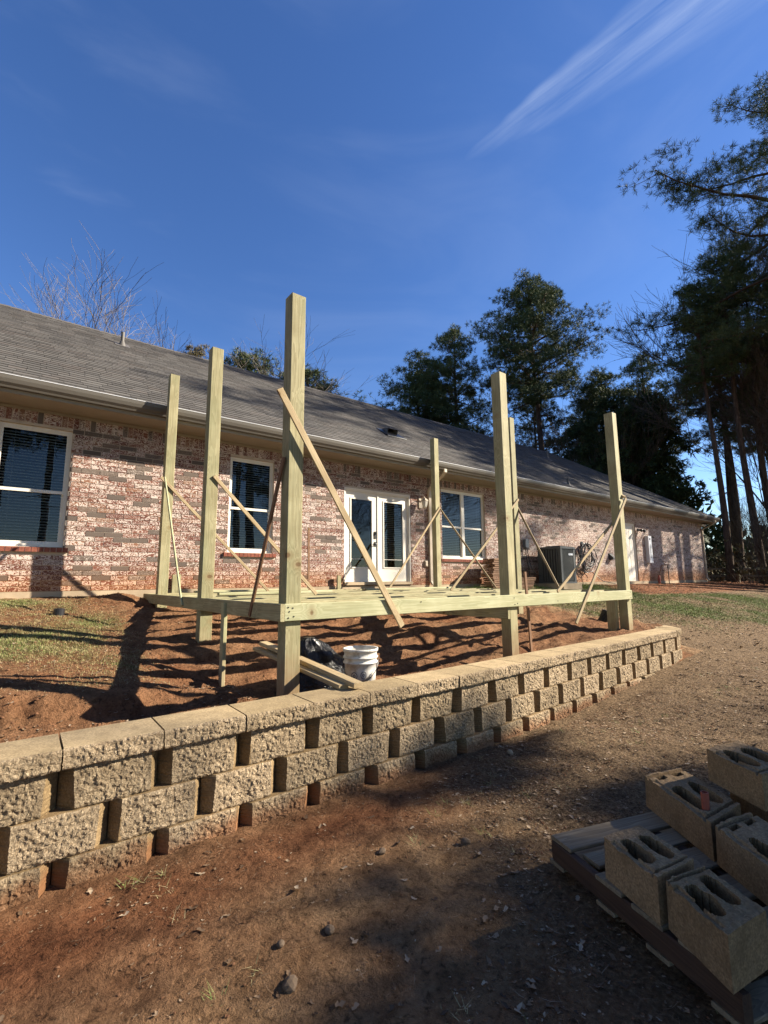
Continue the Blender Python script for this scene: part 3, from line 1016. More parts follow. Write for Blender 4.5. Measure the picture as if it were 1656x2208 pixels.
# side door far right
x0, x1, z0, z1 = SDOOR
f = MB()
yf = YW + 0.04
f.box(x0, x0 + 0.07, yf, yf + 0.07, z0, z1)
f.box(x1 - 0.07, x1, yf, yf + 0.07, z0, z1)
f.box(x0 + 0.07, x1 - 0.07, yf, yf + 0.07, z1 - 0.07, z1)
sdr = hpart(f, 'side_door', DOORW)
f = MB()
f.box(x0 + 0.07, x1 - 0.07, yf + 0.03, yf + 0.068, z0, z1 - 0.07)
for pz0, pz1 in ((0.12, 0.85), (1.0, 1.85)):
    for px in (x0 + 0.18, x0 + 0.53):
        f.box(px, px + 0.26, yf + 0.022, yf + 0.03, pz0, pz1)
hpart(f, 'door_leaf', DOORW, parent=sdr)

# eaves: soffit, fascia, gutter
mb = MB()
mb.box(XL - 0.4, XE - 0.03, EAVE_Y + 0.025, YW + 0.2, ZB + 0.003, ZB + 0.02)
hpart(mb, 'soffit', TRIM)
mb = MB()
mb.box(XL - 0.4, XE, EAVE_Y, EAVE_Y + 0.024, ZB + 0.0005, EAVE_Z - 0.02)
mb.box(XE - 0.024, XE, EAVE_Y + 0.024, 19, ZB - 0.03, EAVE_Z - 0.02)
mb.box(XR, XE - 0.024, EAVE_Y + 0.3, 19, ZB + 0.003, ZB + 0.02)
hpart(mb, 'fascia', TRIM)
mb = MB()
mb.box(XL, XR, YW - 0.02, YW + 0.01, ZB - 0.045, ZB + 0.002)
hpart(mb, 'frieze_board', TRIM)
gp = [(8.047, 2.665), (7.990, 2.665), (7.978, 2.690), (7.950, 2.725), (7.932, 2.775), (7.925, 2.822), (7.945, 2.826), (7.945, 2.815), (7.936, 2.812),
      (7.943, 2.775), (7.960, 2.730), (7.987, 2.700), (7.997, 2.675), (8.04, 2.675), (8.04, 2.84), (8.047, 2.84)]
xg = XL - 0.4
glen = (XE - xg) / 6
for i in range(6):
    mb = MB()
    mb.prism_x(gp, xg + i * glen + (0.0015 if i else 0), xg + (i + 1) * glen)
    hpart(mb, 'gutter', GUTTER)
# sunlit top line of the gutter lip, painted in as a white strip
mb = MB()
mb.box(xg, XE, 7.921, 7.947, 2.8265, 2.834)
hpart(mb, 'gutter_lip_highlight', PAINTW)


def downspout(x, ytop):
    m_ = MB()
    w, d = 0.04, 0.03

    def seg(path):
        for (ax, ay, az), (bx, by, bz) in zip(path[:-1], path[1:]):
            m_.add([(ax - w, ay - d, az), (ax + w, ay - d, az), (ax + w, ay + d, az), (ax - w, ay + d, az),
                    (bx - w, by - d, bz), (bx + w, by - d, bz), (bx + w, by + d, bz), (bx - w, by + d, bz)],
                   [(0, 1, 2, 3), (4, 7, 6, 5), (0, 4, 5, 1), (1, 5, 6, 2), (2, 6, 7, 3), (3, 7, 4, 0)])
    seg([(x, 7.99, 2.68), (x, 7.99, 2.60), (x, 8.12, 2.50), (x, YW - 0.10, 2.32), (x, YW - 0.035, 2.24), (x, YW - 0.035, -0.03)])
    seg([(x, YW - 0.035, -0.03), (x - 0.0, YW - 0.12, -0.14)])
    hpart(m_, 'downspout', SPOUT)


downspout(8.05, 8)
downspout(26.12, 8)

# roof deck (underlay) and shingles
mb = MB()
A = (XL - 0.5, EAVE_Y - 0.02, EAVE_Z - 0.012)
B = (XE, EAVE_Y - 0.02, EAVE_Z - 0.012)
RX = XE - (RIDGE_Y - EAVE_Y)
Rr = (RX, RIDGE_Y, RIDGE_Z)
Rl = (XL - 0.5, RIDGE_Y, RIDGE_Z)
Bb = (XE, 2 * RIDGE_Y - EAVE_Y, EAVE_Z)
Ab = (XL - 0.5, 2 * RIDGE_Y - EAVE_Y, EAVE_Z)
mb.add([A, B, Rr, Rl, Bb, Ab], [(0, 1, 2, 3), (1, 4, 2), (4, 5, 3, 2)])
hpart(mb, 'roof', simple('roof_underlay', (0.05, 0.045, 0.04), 0.95))
LS = math.hypot(1, SL)
EXPO = 0.142
TABW = 0.305
slope_len = (RIDGE_Y - EAVE_Y) * LS
us = MB()
us.add([(0, 0, 0), (1, 0, 0), (1, 1, 0), (0, 1, 0), (0, 0, .011), (1, 0, .011), (1, 1, 0.001), (0, 1, 0.001)],
       [(4, 5, 6, 7), (0, 1, 5, 4), (1, 2, 6, 5), (3, 0, 4, 7)])
unit_sh = us.mesh('shingle', SHINGLE)
sv, sf, stn = [], [], []
cells = []
nc = int(slope_len / EXPO) + 1
for r in range(nc):
    v0 = r * EXPO - 0.02
    v1 = min(v0 + EXPO + 0.004, slope_len)
    yv = EAVE_Y + v0 / LS
    xend = XE - max(0, (yv - EAVE_Y)) - 0.02
    x = -3.0 - random.random() * TABW
    while x < xend:
        w = TABW * random.choice((0.72, 1.0, 1.0, 1.25))
        cells.append([x + 0.003, min(x + w - 0.003, xend), v0, v1, random.uniform(0.8, 1.25)])
        x += w
sal = (1 / LS, SL / LS)
ang = math.atan(SL)


def sh_pt(x, v, h):
    return (x, EAVE_Y + v * sal[0] - h * sal[1], EAVE_Z + v * sal[1] + h * sal[0])


cand = [c for c in cells if c[1] > -0.35 - c[2] * 0.08]
cand.sort(key=lambda c: (max(c[0], 0)) ** 2 + (c[2] * 0.75) ** 2)
sing = set(map(id, cand[:300]))
for c in cells:
    x0, x1, v0, v1, th = c
    if x1 - x0 < 0.02:
        continue
    if id(c) in sing:
        o = link('shingle', unit_sh, house, tuple(Vector(sh_pt(x0, v0, 0.001)) - hoff))
        o.rotation_euler = (ang, 0, 0)
        o.scale = (x1 - x0, v1 - v0, th)
    else:
        k = len(sv)
        t = 0.011 * th
        sv += [sh_pt(x0, v0, 0.001), sh_pt(x1, v0, 0.001), sh_pt(x1, v1, 0.001), sh_pt(x0, v1, 0.001), sh_pt(x0, v0, t), sh_pt(x1, v0, t), sh_pt(x1, v1, 0.002), sh_pt(x0, v1, 0.002)]
        sf += [(k + 4, k + 5, k + 6, k + 7), (k, k + 1, k + 5, k + 4), (k + 1, k + 2, k + 6, k + 5), (k + 3, k, k + 4, k + 7)]
        stn += [random.random()] * 8
me = bpy.data.meshes.new('shingle_courses')
me.from_pydata([(a - hoff.x, b - hoff.y, c - hoff.z) for a, b, c in sv], [], sf)
me.attributes.new('tone', 'FLOAT', 'POINT').data.foreach_set('value', stn)
me.materials.append(SHINGLE)
tag(link('shingle_courses', me, house), None, kind='stuff')
# ridge and hip caps
rc = MB()
x = -3.5
while x < RX:
    L = 0.2
    rc.add([(x, RIDGE_Y - 0.13, RIDGE_Z - 0.075), (x + L, RIDGE_Y - 0.13, RIDGE_Z - 0.068), (x + L, RIDGE_Y, RIDGE_Z + 0.028), (x, RIDGE_Y, RIDGE_Z + 0.018),
            (x, RIDGE_Y + 0.13, RIDGE_Z - 0.075), (x + L, RIDGE_Y + 0.13, RIDGE_Z - 0.068)], [(0, 1, 2, 3), (3, 2, 5, 4), (1, 5, 2)])
    x += L
n = 36
for i in range(n):
    t0, t1 = i / n, (i + 1) / n
    p0 = Vector(B).lerp(Vector(Rr), t0)
    p1 = Vector(B).lerp(Vector(Rr), t1)
    s1 = Vector((-0.12, 0.0, -0.0))
    s2 = Vector((0.0, 0.12, 0.0))
    u = Vector((0, 0, 0.03))
    rc.add([tuple(p0 + s1 + Vector((0, 0, .012))), tuple(p1 + s1 + Vector((0, 0, .012))), tuple(p1 + u * 0.8), tuple(p0 + u * 1.2), tuple(p0 + s2 + Vector((0, 0, .01))), tuple(p1 + s2 + Vector((0, 0, .01)))],
           [(0, 3, 2, 1), (3, 4, 5, 2)])
hpart(rc, 'ridge_cap', SHINGLE)


def roof_z(y):
    return EAVE_Z + SL * (y - EAVE_Y)


def vent_pipe(x, y, r, h):
    m_ = MB()
    z = roof_z(y)
    m_.cyl(x, y, z - 0.05, z + h, r, n=14)
    p = hpart(m_, 'vent_pipe', PIPEM)
    m_ = MB()
    m_.cyl(x, y, z - 0.04, z + 0.10, r * 2.2, r * 1.15, n=14)
    w = 0.16
    m_.add([(x - w, y - w, roof_z(y - w) + 0.016), (x + w, y - w, roof_z(y - w) + 0.016), (x + w, y + w, roof_z(y + w) + 0.016), (x - w, y + w, roof_z(y + w) + 0.016)], [(0, 1, 2, 3)])
    hpart(m_, 'flashing', PIPEM, parent=p)


vent_pipe(1.51, 12.4, 0.04, 0.34)
vent_pipe(18.4, 11.8, 0.05, 0.40)
vent_pipe(14.4, 8.5, 0.03, 0.22)
# slant-back exhaust vent
vx, vy = 7.78, 9.72
vz = roof_z(vy)
m_ = MB()
prof = [(-0.26, -0.12), (-0.15, 0.10), (0.10, 0.16), (0.34, 0.25)]
m_.add([(vx - .17, vy - .02, vz + 0.02), (vx + .17, vy - .02, vz + 0.02), (vx + .17, vy - .06, vz + .15), (vx - .17, vy - .06, vz + .15),
        (vx - .12, vy + .30, vz + .235), (vx + .12, vy + .30, vz + .235), (vx - .13, vy + .14, vz + .22), (vx + .13, vy + .14, vz + .22)],
       [(3, 2, 7, 6), (6, 7, 5, 4), (0, 3, 6, 4), (1, 5, 7, 2), (0, 4, 5, 1)])
rv = hpart(m_, 'roof_vent', PIPEM)
m_ = MB()
m_.add([(vx - .33, vy - .24, roof_z(vy - .24) + .02), (vx + .33, vy - .24, roof_z(vy - .24) + .02), (vx + .30, vy + .34, roof_z(vy + .34) + .02), (vx - .30, vy + .34, roof_z(vy + .34) + .02),
        (vx - .33, vy - .24, roof_z(vy - .24) + .045), (vx + .33, vy - .24, roof_z(vy - .24) + .045)], [(0, 1, 2, 3), (0, 4, 5, 1), (4, 3, 2, 5)])
hpart(m_, 'vent_flange', BLACKM, parent=rv)

# wall lantern beside the french door
m_ = MB()
lx, ly, lz = 7.76, YW, 1.88
m_.box(lx - 0.055, lx + 0.055, ly - 0.025, ly, lz - 0.12, lz + 0.14)
lan = hpart(m_, 'wall_lantern', SPOUT)
m_ = MB()
m_.tube([(lx, ly - .02, lz + .02), (lx, ly - .08, lz + .14), (lx, ly - .15, lz + .15), (lx, ly - .17, lz + .10)], 0.012, 8)
m_.lathe([(0.02, lz + .12), (0.095, lz + .05), (0.10, lz + .04)], lx, ly - .17, 6, False)
m_.lathe([(0.05, lz - .13), (0.06, lz - .115), (0.02, lz - .16)], lx, ly - .17, 6, False)
hpart(m_, 'lantern_frame', SPOUT, parent=lan)
m_ = MB()
m_.lathe([(0.055, lz - .115), (0.085, lz + .035)], lx, ly - .17, 6, True, True)
hpart(m_, 'lantern_glass', simple('frosted_glass', (0.62, 0.58, 0.50), 0.3), parent=lan)
m_ = MB()
m_.box(7.86, 7.95, YW - 0.035, YW, 0.32, 0.46)
m_.box(7.872, 7.938, YW - 0.05, YW - 0.035, 0.335, 0.445)
hpart(m_, 'outlet_cover', SPOUT)
# disconnect box with cord down to the condenser
m_ = MB()
m_.box(11.86, 12.00, YW - 0.10, YW, 0.93, 1.17)
m_.box(11.85, 12.01, YW - 0.115, YW - 0.10, 0.925, 1.185)
ob = hpart(m_, 'disconnect_box', simple('grey_box', (0.16, 0.17, 0.18), 0.5))
m_ = MB()
m_.tube([(11.89, 8.53, 0.95), (11.87, 8.50, 0.6), (11.93, 8.48, 0.3), (11.90, 8.45, 0.12), (11.85, 8.45, -0.1)], 0.012, 6)
m_.tube([(11.96, 8.53, 0.95), (11.97, 8.50, 0.65), (11.96, 8.45, 0.45), (12.05, 8.42, 0.22), (12.16, 8.38, 0.12), (12.3, 8.3, 0.06)], 0.013, 6)
hpart(m_, 'cable', RUBBER, parent=ob)
# dryer vent hood
m_ = MB()
m_.box(16.93, 17.13, YW - 0.02, YW, 0.66, 0.90)
m_.add([(16.95, YW - .02, .88), (17.11, YW - .02, .88), (17.11, YW - .16, .74), (16.95, YW - .16, .74), (16.95, YW - .02, .66), (17.11, YW - .02, .66), (17.11, YW - .16, .66), (16.95, YW - .16, .66)],
       [(0, 1, 2, 3), (3, 2, 6, 7), (0, 3, 7, 4), (1, 5, 6, 2), (4, 7, 6, 5)])
hpart(m_, 'vent_hood', simple('grey_hood', (0.07, 0.07, 0.075), 0.5))
# twin flood lights over the side door
for fx, fy, fz, mt in ((19.42, YW, 1.90, BLACKM), (25.9, YW, 2.52, WHITE)):
    m_ = MB()
    m_.box(fx - 0.06, fx + 0.06, fy - 0.03, fy, fz - 0.05, fz + 0.05)
    fl = hpart(m_, 'flood_light', mt)
    for s in (-1, 1):
        m_ = MB()
        m_.tube([(fx + s * .03, fy - .03, fz), (fx + s * .09, fy - .09, fz - .01), (fx + s * .12, fy - .17, fz - .04), (fx + s * .12, fy - .22, fz - .06)], [0.014, 0.03, 0.058, 0.06], 12)
        hpart(m_, 'lamp_head', mt, True, parent=fl)
# tall white cabinet with louvre marks
m_ = MB()
ux = 19.95
m_.box(ux, ux + 0.28, YW - 0.14, YW, 0.60, 1.68)
ucab = hpart(m_, 'wall_cabinet', PAINTW)
for i in range(11):
    m_ = MB()
    m_.box(ux + 0.07, ux + 0.21, YW - 0.146, YW - 0.14, 0.80 + i * 0.05, 0.815 + i * 0.05)
    hpart(m_, 'louvre', BLACKM, parent=ucab)
m_ = MB()
m_.box(ux + 0.09, ux + 0.19, YW - 0.148, YW - 0.14, 1.53, 1.58)
hpart(m_, 'badge', BLACKM, parent=ucab)

# ------------------------------------------------------------------ retaining wall
rw = empty('retaining_wall', (4.0, 3.0, -1.4), 'low retaining wall of tan split face blocks with cap stones in front of the deck', 'retaining wall')
roff = Vector(rw.location)


def rough_block(seed, W=0.455, D=0.30, H=0.1995, cap=False, name='retaining_block', right_end=False):
    r = np.random.default_rng(seed)
    nx, nz = (62, 28) if not cap else (72, 15)
    half = W / 2 - (0.0 if cap else 0.050)
    cham = 0.075
    xs_ = np.linspace(-half, half, nx)
    zs_ = np.linspace(0, H, nz)
    ox, oy = r.random(2) * 50
    if not cap:
        xs_ = xs_ * (1 + r.uniform(-0.045, 0.05)) + r.uniform(-0.008, 0.008)
        cham = r.uniform(0.055, 0.085)
    sl1, sl2 = r.normal(size=2) * (0.006 if not cap else 0.001)
    prof_x = [-W / 2 + 0.001, -W / 2 + 0.001] + list(xs_) + [W / 2 - 0.001, W / 2 - 0.001]
    if cap:
        prof_y = [D, 0.012] + [0.0] * nx + [0.012, D]
    else:
        prof_y = [D, cham] + [0.0] * nx + [cham, D]
    M = len(prof_x)
    V = np.zeros((nz, M, 3))
    for j, z in enumerate(zs_):
        for i in range(M):
            x, y = prof_x[i], prof_y[i]
            if 2 <= i < M - 2:
                x += (sl1 + (sl2 - sl1) * (i - 2) / (nx - 1)) * (z / H * 2 - 1)
            if 2 <= i < M - 2:
                u = (i - 2) / (nx - 1)
                rr = fbm(np.array([x + ox]), np.array([z + oy]), 62.0, 2, 0.9)[0] * 0.016 + fbm(np.array([x + ox]), np.array([z + oy]), 9.0, 2)[0] * 0.016
                e = min(1, min(u, 1 - u) * 9) * 0.9 + 0.1
                y = y - rr * e - 0.004
                ez = min(j, nz - 1 - j)
                if ez == 0:
                    y += 0.009
                elif ez == 1:
                    y += 0.002
                if 0 < i - 2 < nx - 1:
                    x += r.normal() * 0.0014
                else:
                    x += r.normal() * 0.0012
                z2 = z + (r.normal() * 0.0014 if 0 < j < nz - 1 else 0)
            else:
                z2 = z
                if i in (1, M - 2):
                    y += r.normal() * 0.003
            V[j, i] = (x, y, z2)
    verts = [tuple(p) for p in V.reshape(-1, 3)]
    faces = []
    for j in range(nz - 1):
        for i in range(M - 1):
            a = j * M + i
            faces.append((a, a + 1, a + M + 1, a + M))
    faces.append(tuple(range((nz - 1) * M, nz * M)))
    faces.append(tuple(range(M))[::-1])
    faces.append((0, (nz - 1) * M, nz * M - 1, M - 1))
    me_ = bpy.data.meshes.new(name)
    me_.from_pydata(verts, [], faces)
    me_.materials.append(SPLIT)
    me_.materials.append(CAPTOP_LIT if cap else SMOOTHB)
    for p in me_.polygons:
        c = p.center
        if abs(p.normal.z) > 0.95 and len(p.vertices) > 6 or abs(c.x) > half + 0.004:
            p.material_index = 1
    me_.update()
    return me_


BM = [rough_block(100 + i) for i in range(7)]
CM = [rough_block(200 + i, W=0.449, H=0.098, D=0.318, cap=True, name='cap_stone') for i in range(7)]


def place(me_, name, x, y, z, rot, flip=False):
    o = link(name, me_, rw, (x - roff.x, y - roff.y, z - roff.z))
    o.rotation_euler = (0, 0, rot)
    return o


def wall_line(x):
    return float(wall_front(x))


bi = 0
for row, (ztop, off, back) in enumerate(((-0.8, 0.23, -0.002), (-0.898, 0.23, 0.026), (-1.098, 0.0015, 0.008), (-1.298, 0.23, -0.012))):
    k = -7
    while True:
        xc = off + (k + 0.5) * 0.457
        if xc > 8.0:
            break
        k += 1
        a = math.atan(0.052) if xc > 3.2 else 0.0
        yc = wall_line(xc) + back + random.uniform(-0.003, 0.003)
        rot = a + random.uniform(-0.008, 0.008)
        if row == 0:
            place(CM[bi % 7], 'cap_stone', xc, yc, ztop - 0.098 + 0.001, rot)
        else:
            place(BM[(bi * 3 + row) % 7], 'retaining_block', xc, yc, ztop - 0.2, rot)
        bi += 1
# corner and return leg
for row, (ztop, h, pr) in enumerate(((-0.8, 0.098, 0.0), (-0.898, 0.2, -0.02), (-1.098, 0.2, 0.0), (-1.298, 0.2, 0.02))):
    pts = RET
    for i in range(len(pts) - 1):
        if row == 3 and i > 2:
            continue
        p0, p1 = Vector(pts[i]), Vector(pts[i + 1])
        if row == 2:
            p0 = p0.lerp(p1, 0.35)
            p1 = p1.lerp(Vector(pts[min(i + 2, len(pts) - 1)]), 0.35) if i + 2 < len(pts) else p1
        d = p1 - p0
        rot = math.atan2(d.y, d.x)
        nrm2 = Vector((d.y, -d.x)).normalized()
        c = (p0 + p1) / 2 + nrm2 * pr
        mesh = CM[(bi) % 7] if row == 0 else BM[bi % 7]
        o = place(mesh, 'cap_stone' if row == 0 else 'retaining_block', c.x, c.y, ztop - h + (0.001 if row == 0 else 0), rot)
        o.scale = (max(0.5, d.length / 0.457), 1, 1)
        bi += 1

# ------------------------------------------------------------------ deck frame
deck = empty('deck_frame', (4.6, 6.0, -0.6), 'unfinished deck frame of treated lumber with seven tall braced posts', 'deck')
doff = Vector(deck.location)


def lumber(name, p0, p1, w, t, mat, parent, off, wdir=(0, 0, 1), nails=None):
    """a sawn stick from p0 to p1, w wide along wdir, t thick; local z runs along the grain"""
    p0, p1 = Vector(p0), Vector(p1)
    zax = (p1 - p0)
    L = zax.length
    zax.normalize()
    xax = Vector(wdir)
    xax = (xax - zax * xax.dot(zax)).normalized()
    yax = zax.cross(xax)
    ch = min(0.005, t * 0.18)
    a, b = w / 2, t / 2
    ring = [(-a + ch, -b), (a - ch, -b), (a, -b + ch), (a, b - ch), (a - ch, b), (-a + ch, b), (-a, b - ch), (-a, -b + ch)]
    m_ = MB()
    n_ = 8
    m_.add([(x, y, 0) for x, y in ring] + [(x, y, L) for x, y in ring],
           [(i, (i + 1) % n_, n_ + (i + 1) % n_, n_ + i) for i in range(n_)] + [tuple(range(n_))[::-1], tuple(range(n_, 2 * n_))])
    o = m_.build(name, mat, parent)
    rm = Matrix((xax, yax, zax)).transposed().to_4x4()
    o.matrix_local = Matrix.Translation(p0 - Vector(off)) @ rm
    return o


DT, DB = -0.187, -0.327   # deck frame top and bottom
S = 0.14
POSTS = [  # left front corner x, y, top z, lean
    (1.745, 3.602, 2.59, 'tallest looking post at the near corner of the deck'), (4.655, 3.602, 2.64, 'middle post of the front row'), (7.56, 3.602, 2.73, 'post at the right front corner, most in shade'),
    (1.655, 5.60, 2.88, 'post in the middle of the left row'), (7.46, 5.57, 3.19, 'post right behind the front middle post'),
    (1.655, 7.75, 3.32, 'post at the back of the left row'), (7.47, 7.75, 3.31, 'post in front of the downspout')]
for x, y, zt, lab in POSTS:
    o = lumber('post', (x + S / 2, y + S / 2, hz(x + .07, y + .07) - 0.25), (x + S / 2, y + S / 2, zt), S, S, PINE_T, deck, doff, (1, 0, 0))
    o['label'] = lab
# rims
lumber('rim_joist', (1.722, 3.58, (DT + DB) / 2), (7.66, 3.58, (DT + DB) / 2 - 0.004), 0.14, 0.038, PINE_G, deck, doff)['label'] = 'long pale front rim board'
lumber('rim_joist', (1.701, 3.561, (DT + DB) / 2), (1.622, 8.50, (DT + DB) / 2), 0.14, 0.038, PINE_T, deck, doff)
lumber('rim_joist', (7.625, 3.745, (DT + DB) / 2), (7.625, 8.44, (DT + DB) / 2), 0.14, 0.038, PINE_T, deck, doff)
lumber('rim_joist', (1.66, 8.46, (DT + DB) / 2), (7.64, 8.46, (DT + DB) / 2), 0.14, 0.038, PINE_T, deck, doff)
# joists
for k in range(1, 13):
    y = 3.60 + 0.392 * k
    xl = 1.722 - 0.016 * (y - 3.56)
    z = (DT + DB) / 2 - 0.001 - random.uniform(0, 0.004)
    hit = [p for p in POSTS if p[1] - 0.02 < y < p[1] + S + 0.02 and p[0] < 3]
    x0 = 1.80 if hit else xl
    lumber('joist', (x0, y, z), (7.605 if not (5.55 < y < 5.73 or 7.73 < y < 7.91) else 7.455, y, z), 0.138, 0.038, PINE_T, deck, doff)
# girders below
lumber('girder', (4.632, 3.60, DB - 0.073), (4.632, 8.3, DB - 0.073), 0.14, 0.038, PINE_T, deck, doff)
lumber('girder', (4.674, 3.76, DB - 0.073), (4.674, 8.3, DB - 0.073), 0.14, 0.038, PINE_T, deck, doff)
# short legs
lumber('support_leg', (1.655, 4.80, hz(1.65, 4.8) - 0.12), (1.655, 4.80, -0.215), 0.085, 0.038, PINE_G, deck, doff, (0, 1, 0))['label'] = 'short leg nailed to the left rim board'
lumber('support_leg', (7.47, 3.80, hz(7.4, 3.8) - 0.12), (7.47, 3.80, DB - 0.002), 0.14, 0.09, PINE_T, deck, doff, (0, 1, 0))
lumber('brace', (5.26, 3.76, hz(5.26, 3.76) - 0.05), (5.20, 3.76, 0.09), 0.045, 0.02, STRIPR, deck, doff, (1, 0, 0))['label'] = 'thin reddish upright strip behind the front rim board'
# diagonal braces (furring strips), each lying against the faces it is nailed to
BR = [
    ((1.62, 3.549, 1.62), (2.94, 3.549, -0.44), (0, 1, 0), 0.062, FUR, 'long brace across the front of the near corner post'),
    ((1.735 - .012, 3.50 + .15, 1.06), (1.668, 4.17, -0.31), (1, 0, 0), 0.045, STRIPR, 'reddish brace on the left side of the near corner post'),
    ((1.60, 7.735, 1.61), (3.42, 7.735, -0.176), (0, 1, 0), 0.045, FUR, None),
    ((1.632, 7.62, 1.58), (1.625, 6.26, -0.30), (1, 0, 0), 0.040, PINE_G, None),
    ((1.74, 5.588, 1.25), (3.15, 5.588, -0.18), (0, 1, 0), 0.045, FUR, None),
    ((7.60, 7.738, 1.66), (6.08, 7.738, -0.17), (0, 1, 0), 0.045, FUR, None),
    ((7.622, 7.75, 1.62), (7.622, 6.22, -0.18), (1, 0, 0), 0.040, FUR, None),
    ((7.60, 5.558, 1.54), (5.66, 5.558, -0.18), (0, 1, 0), 0.045, FUR, None),
    ((7.612, 5.66, 1.50), (7.612, 4.80, -0.18), (1, 0, 0), 0.040, FUR, None),
    ((7.66, 3.752, 0.93), (5.98, 3.80, -0.18), (0, 1, 0), 0.045, FUR, None),
    ((7.69, 3.549, 1.28), (5.98, 3.549, -0.60), (0, 1, 0), 0.050, FUR, 'brace hanging below the front rim board at the right post'),
]
for p0, p1, nrm_, w, mt, lab in BR:
    d = (Vector(p1) - Vector(p0)).normalized()
    wd = d.cross(Vector(nrm_))
    o = lumber('brace', p0, p1, w, 0.019, mt, deck, doff, wd)
    if lab:
        o['label'] = lab
# block of scrap nailed at the top of the right front post brace
lumber('cleat', (7.70, 3.575, 1.30), (7.70, 3.66, 1.36), 0.09, 0.04, FUR, deck, doff, (1, 0, 0))
# bolt heads and nails on posts / rims
nail = MB()
for i in range(6):
    pass
nm = MB()
nm.cyl(0, 0, 0, 0.004, 0.006, n=8)
nail_me = nm.mesh('nail_head', BLACKM)
for (x, z) in ((1.75, -0.215), (1.76, -0.25), (1.79, -0.222), (1.80, -0.29), (1.752, -0.30), (4.69, -0.225), (4.75, -0.29), (4.70, -0.30), (7.60, -0.22), (7.61, -0.30), (3.2, -0.22), (5.6, -0.29)):
    o = link('nail_head', nail_me, deck, (x - doff.x, 3.561 - doff.y, z - doff.z))
    o.rotation_euler = (math.pi / 2, 0, 0)


# loose upright scraps
def stick(p0, p1, w, t, mat, wd, label, cat='lumber', name='wood_stake', group=None):
    off = (p0[0], p0[1], p0[2])
    o = lumber(name, p0, p1, w, t, mat, None, (0, 0, 0), wd)
    tag(o, label, cat, group)
    return o


stick((4.56, 8.40, -0.35), (4.54, 8.40, 1.06), 0.045, 0.02, STRIPR, (1, 0, 0), 'thin tall brown stake standing against the brick left of the french door', 'stake')
stick((5.34, 8.52, -0.35), (5.34, 8.52, 0.10), 0.09, 0.038, PINE_T, (1, 0, 0), 'short stub of lumber beside the left foot of the french door', 'stake')
stick((2.10, 8.52, -0.35), (2.10, 8.52, 0.12), 0.14, 0.038, PINE_T, (1, 0, 0), 'short wide stub of lumber behind the back left post', 'stake')
# loose boards on the deck frame
for i, (x0, x1, y, a) in enumerate(((2.1, 3.9, 6.35, 0.012), (4.9, 7.2, 7.0, -0.01), (2.3, 4.4, 8.15, 0.006))):
    lab = ('loose board lying on the joists at the left of the deck', 'loose board lying on the joists at the right of the deck', 'loose board lying along the back of the deck by the wall')[i]
    stick((x0, y, DT + 0.0), (x1, y + a * 20 * 0.1, DT + 0.0), 0.09, 0.036, PINE_G, (0, 1, 0), lab, 'board', 'loose_board').location.z += 0.0185

# two boards leaning on the cap stones
stick((2.035, 2.965, -0.765), (1.975, 4.56, -0.615), 0.085, 0.036, FUR, (1, 0, 0), 'upper of the two pale boards propped on the cap stones beside the near post', 'board', 'scrap_board', 'scrap boards propped on the cap stones')
stick((1.965, 3.06, -0.782), (1.925, 4.60, -0.665), 0.085, 0.032, FUR, (1, 0, 0), 'lower of the two pale boards propped on the cap stones beside the near post', 'board', 'scrap_board', 'scrap boards propped on the cap stones')


# ------------------------------------------------------------------ bucket
def bucket():
    bx, by = 2.49, 3.60
    bz = hz(bx, by) - 0.01
    bz = -0.605 - 0.37
    H = 0.37
    e = empty('bucket', (bx, by, bz), 'dirty white plastic bucket behind the cap stones beside the black bag', 'bucket')
    R = 0.150
    m_ = MB()
    pr = [(R * 0.86, 0.0), (R * 0.93, H * 0.5), (R * 0.955, H * 0.66), (R * 1.04, H * 0.665), (R * 1.04, H * 0.69), (R * 0.965, H * 0.70), (R * 0.97, H * 0.78), (R * 1.05, H * 0.785),
          (R * 1.05, H * 0.81), (R * 0.98, H * 0.82), (R * 0.985, H * 0.93), (R * 1.06, H * 0.935), (R * 1.065, H), (R * 0.96, H), (R * 0.95, H * 0.9), (R * 0.84, 0.012)]
    m_.lathe(pr, 0, 0, 40, True, True)
    m_.build('bucket_body', BUCKETM, e, True)
    m_ = MB()
    pts = []
    for i in range(25):
        t = i / 24 * math.pi
        an = -math.pi / 2 + (t - math.pi / 2) * 1.0 - 0.66
        r_ = R * 1.07
        pts.append((r_ * math.cos(an), r_ * math.sin(an), H * 0.74 - math.sin(t) * H * 0.46))
    m_.tube(pts, 0.003, 6)
    m_.build('handle', BLACKM, e)
    m_ = MB()
    m_.tube(pts[15:18], 0.009, 8)
    m_.build('handle_grip', BLACKM, e)
    # faded round emblems and a strip of print
    def patch(a0, z0, wa, h, shape):
        n_ = 14
        m_ = MB()
        for k in range(n_):
            for q in ((0, 1),):
                t0, t1 = 2 * math.pi * k / n_, 2 * math.pi * (k + 1) / n_
                vs = []
                for tt, rr in ((t0, 1), (t1, 1), (t1, shape), (t0, shape)):
                    an = a0 + wa * rr * math.cos(tt)
                    zz = z0 + h * rr * math.sin(tt)
                    r_ = R * (0.86 + 0.14 * zz / H) + 0.0015
                    vs.append((r_ * math.cos(an), r_ * math.sin(an), zz))
                m_.add(vs, [(0, 1, 2, 3)])
        m_.build('faded_emblem', PRINT, e)
    base = -math.pi / 2 - 0.66
    patch(base - 0.35, H * 0.40, 0.22, 0.035, 0.72)
    patch(base - 0.35, H * 0.40, 0.10, 0.016, 0.3)
    patch(base + 0.25, H * 0.42, 0.20, 0.034, 0.75)
    patch(base + 0.25, H * 0.42, 0.09, 0.015, 0.2)
    patch(base + 0.75, H * 0.36, 0.12, 0.03, 0.6)


bucket()


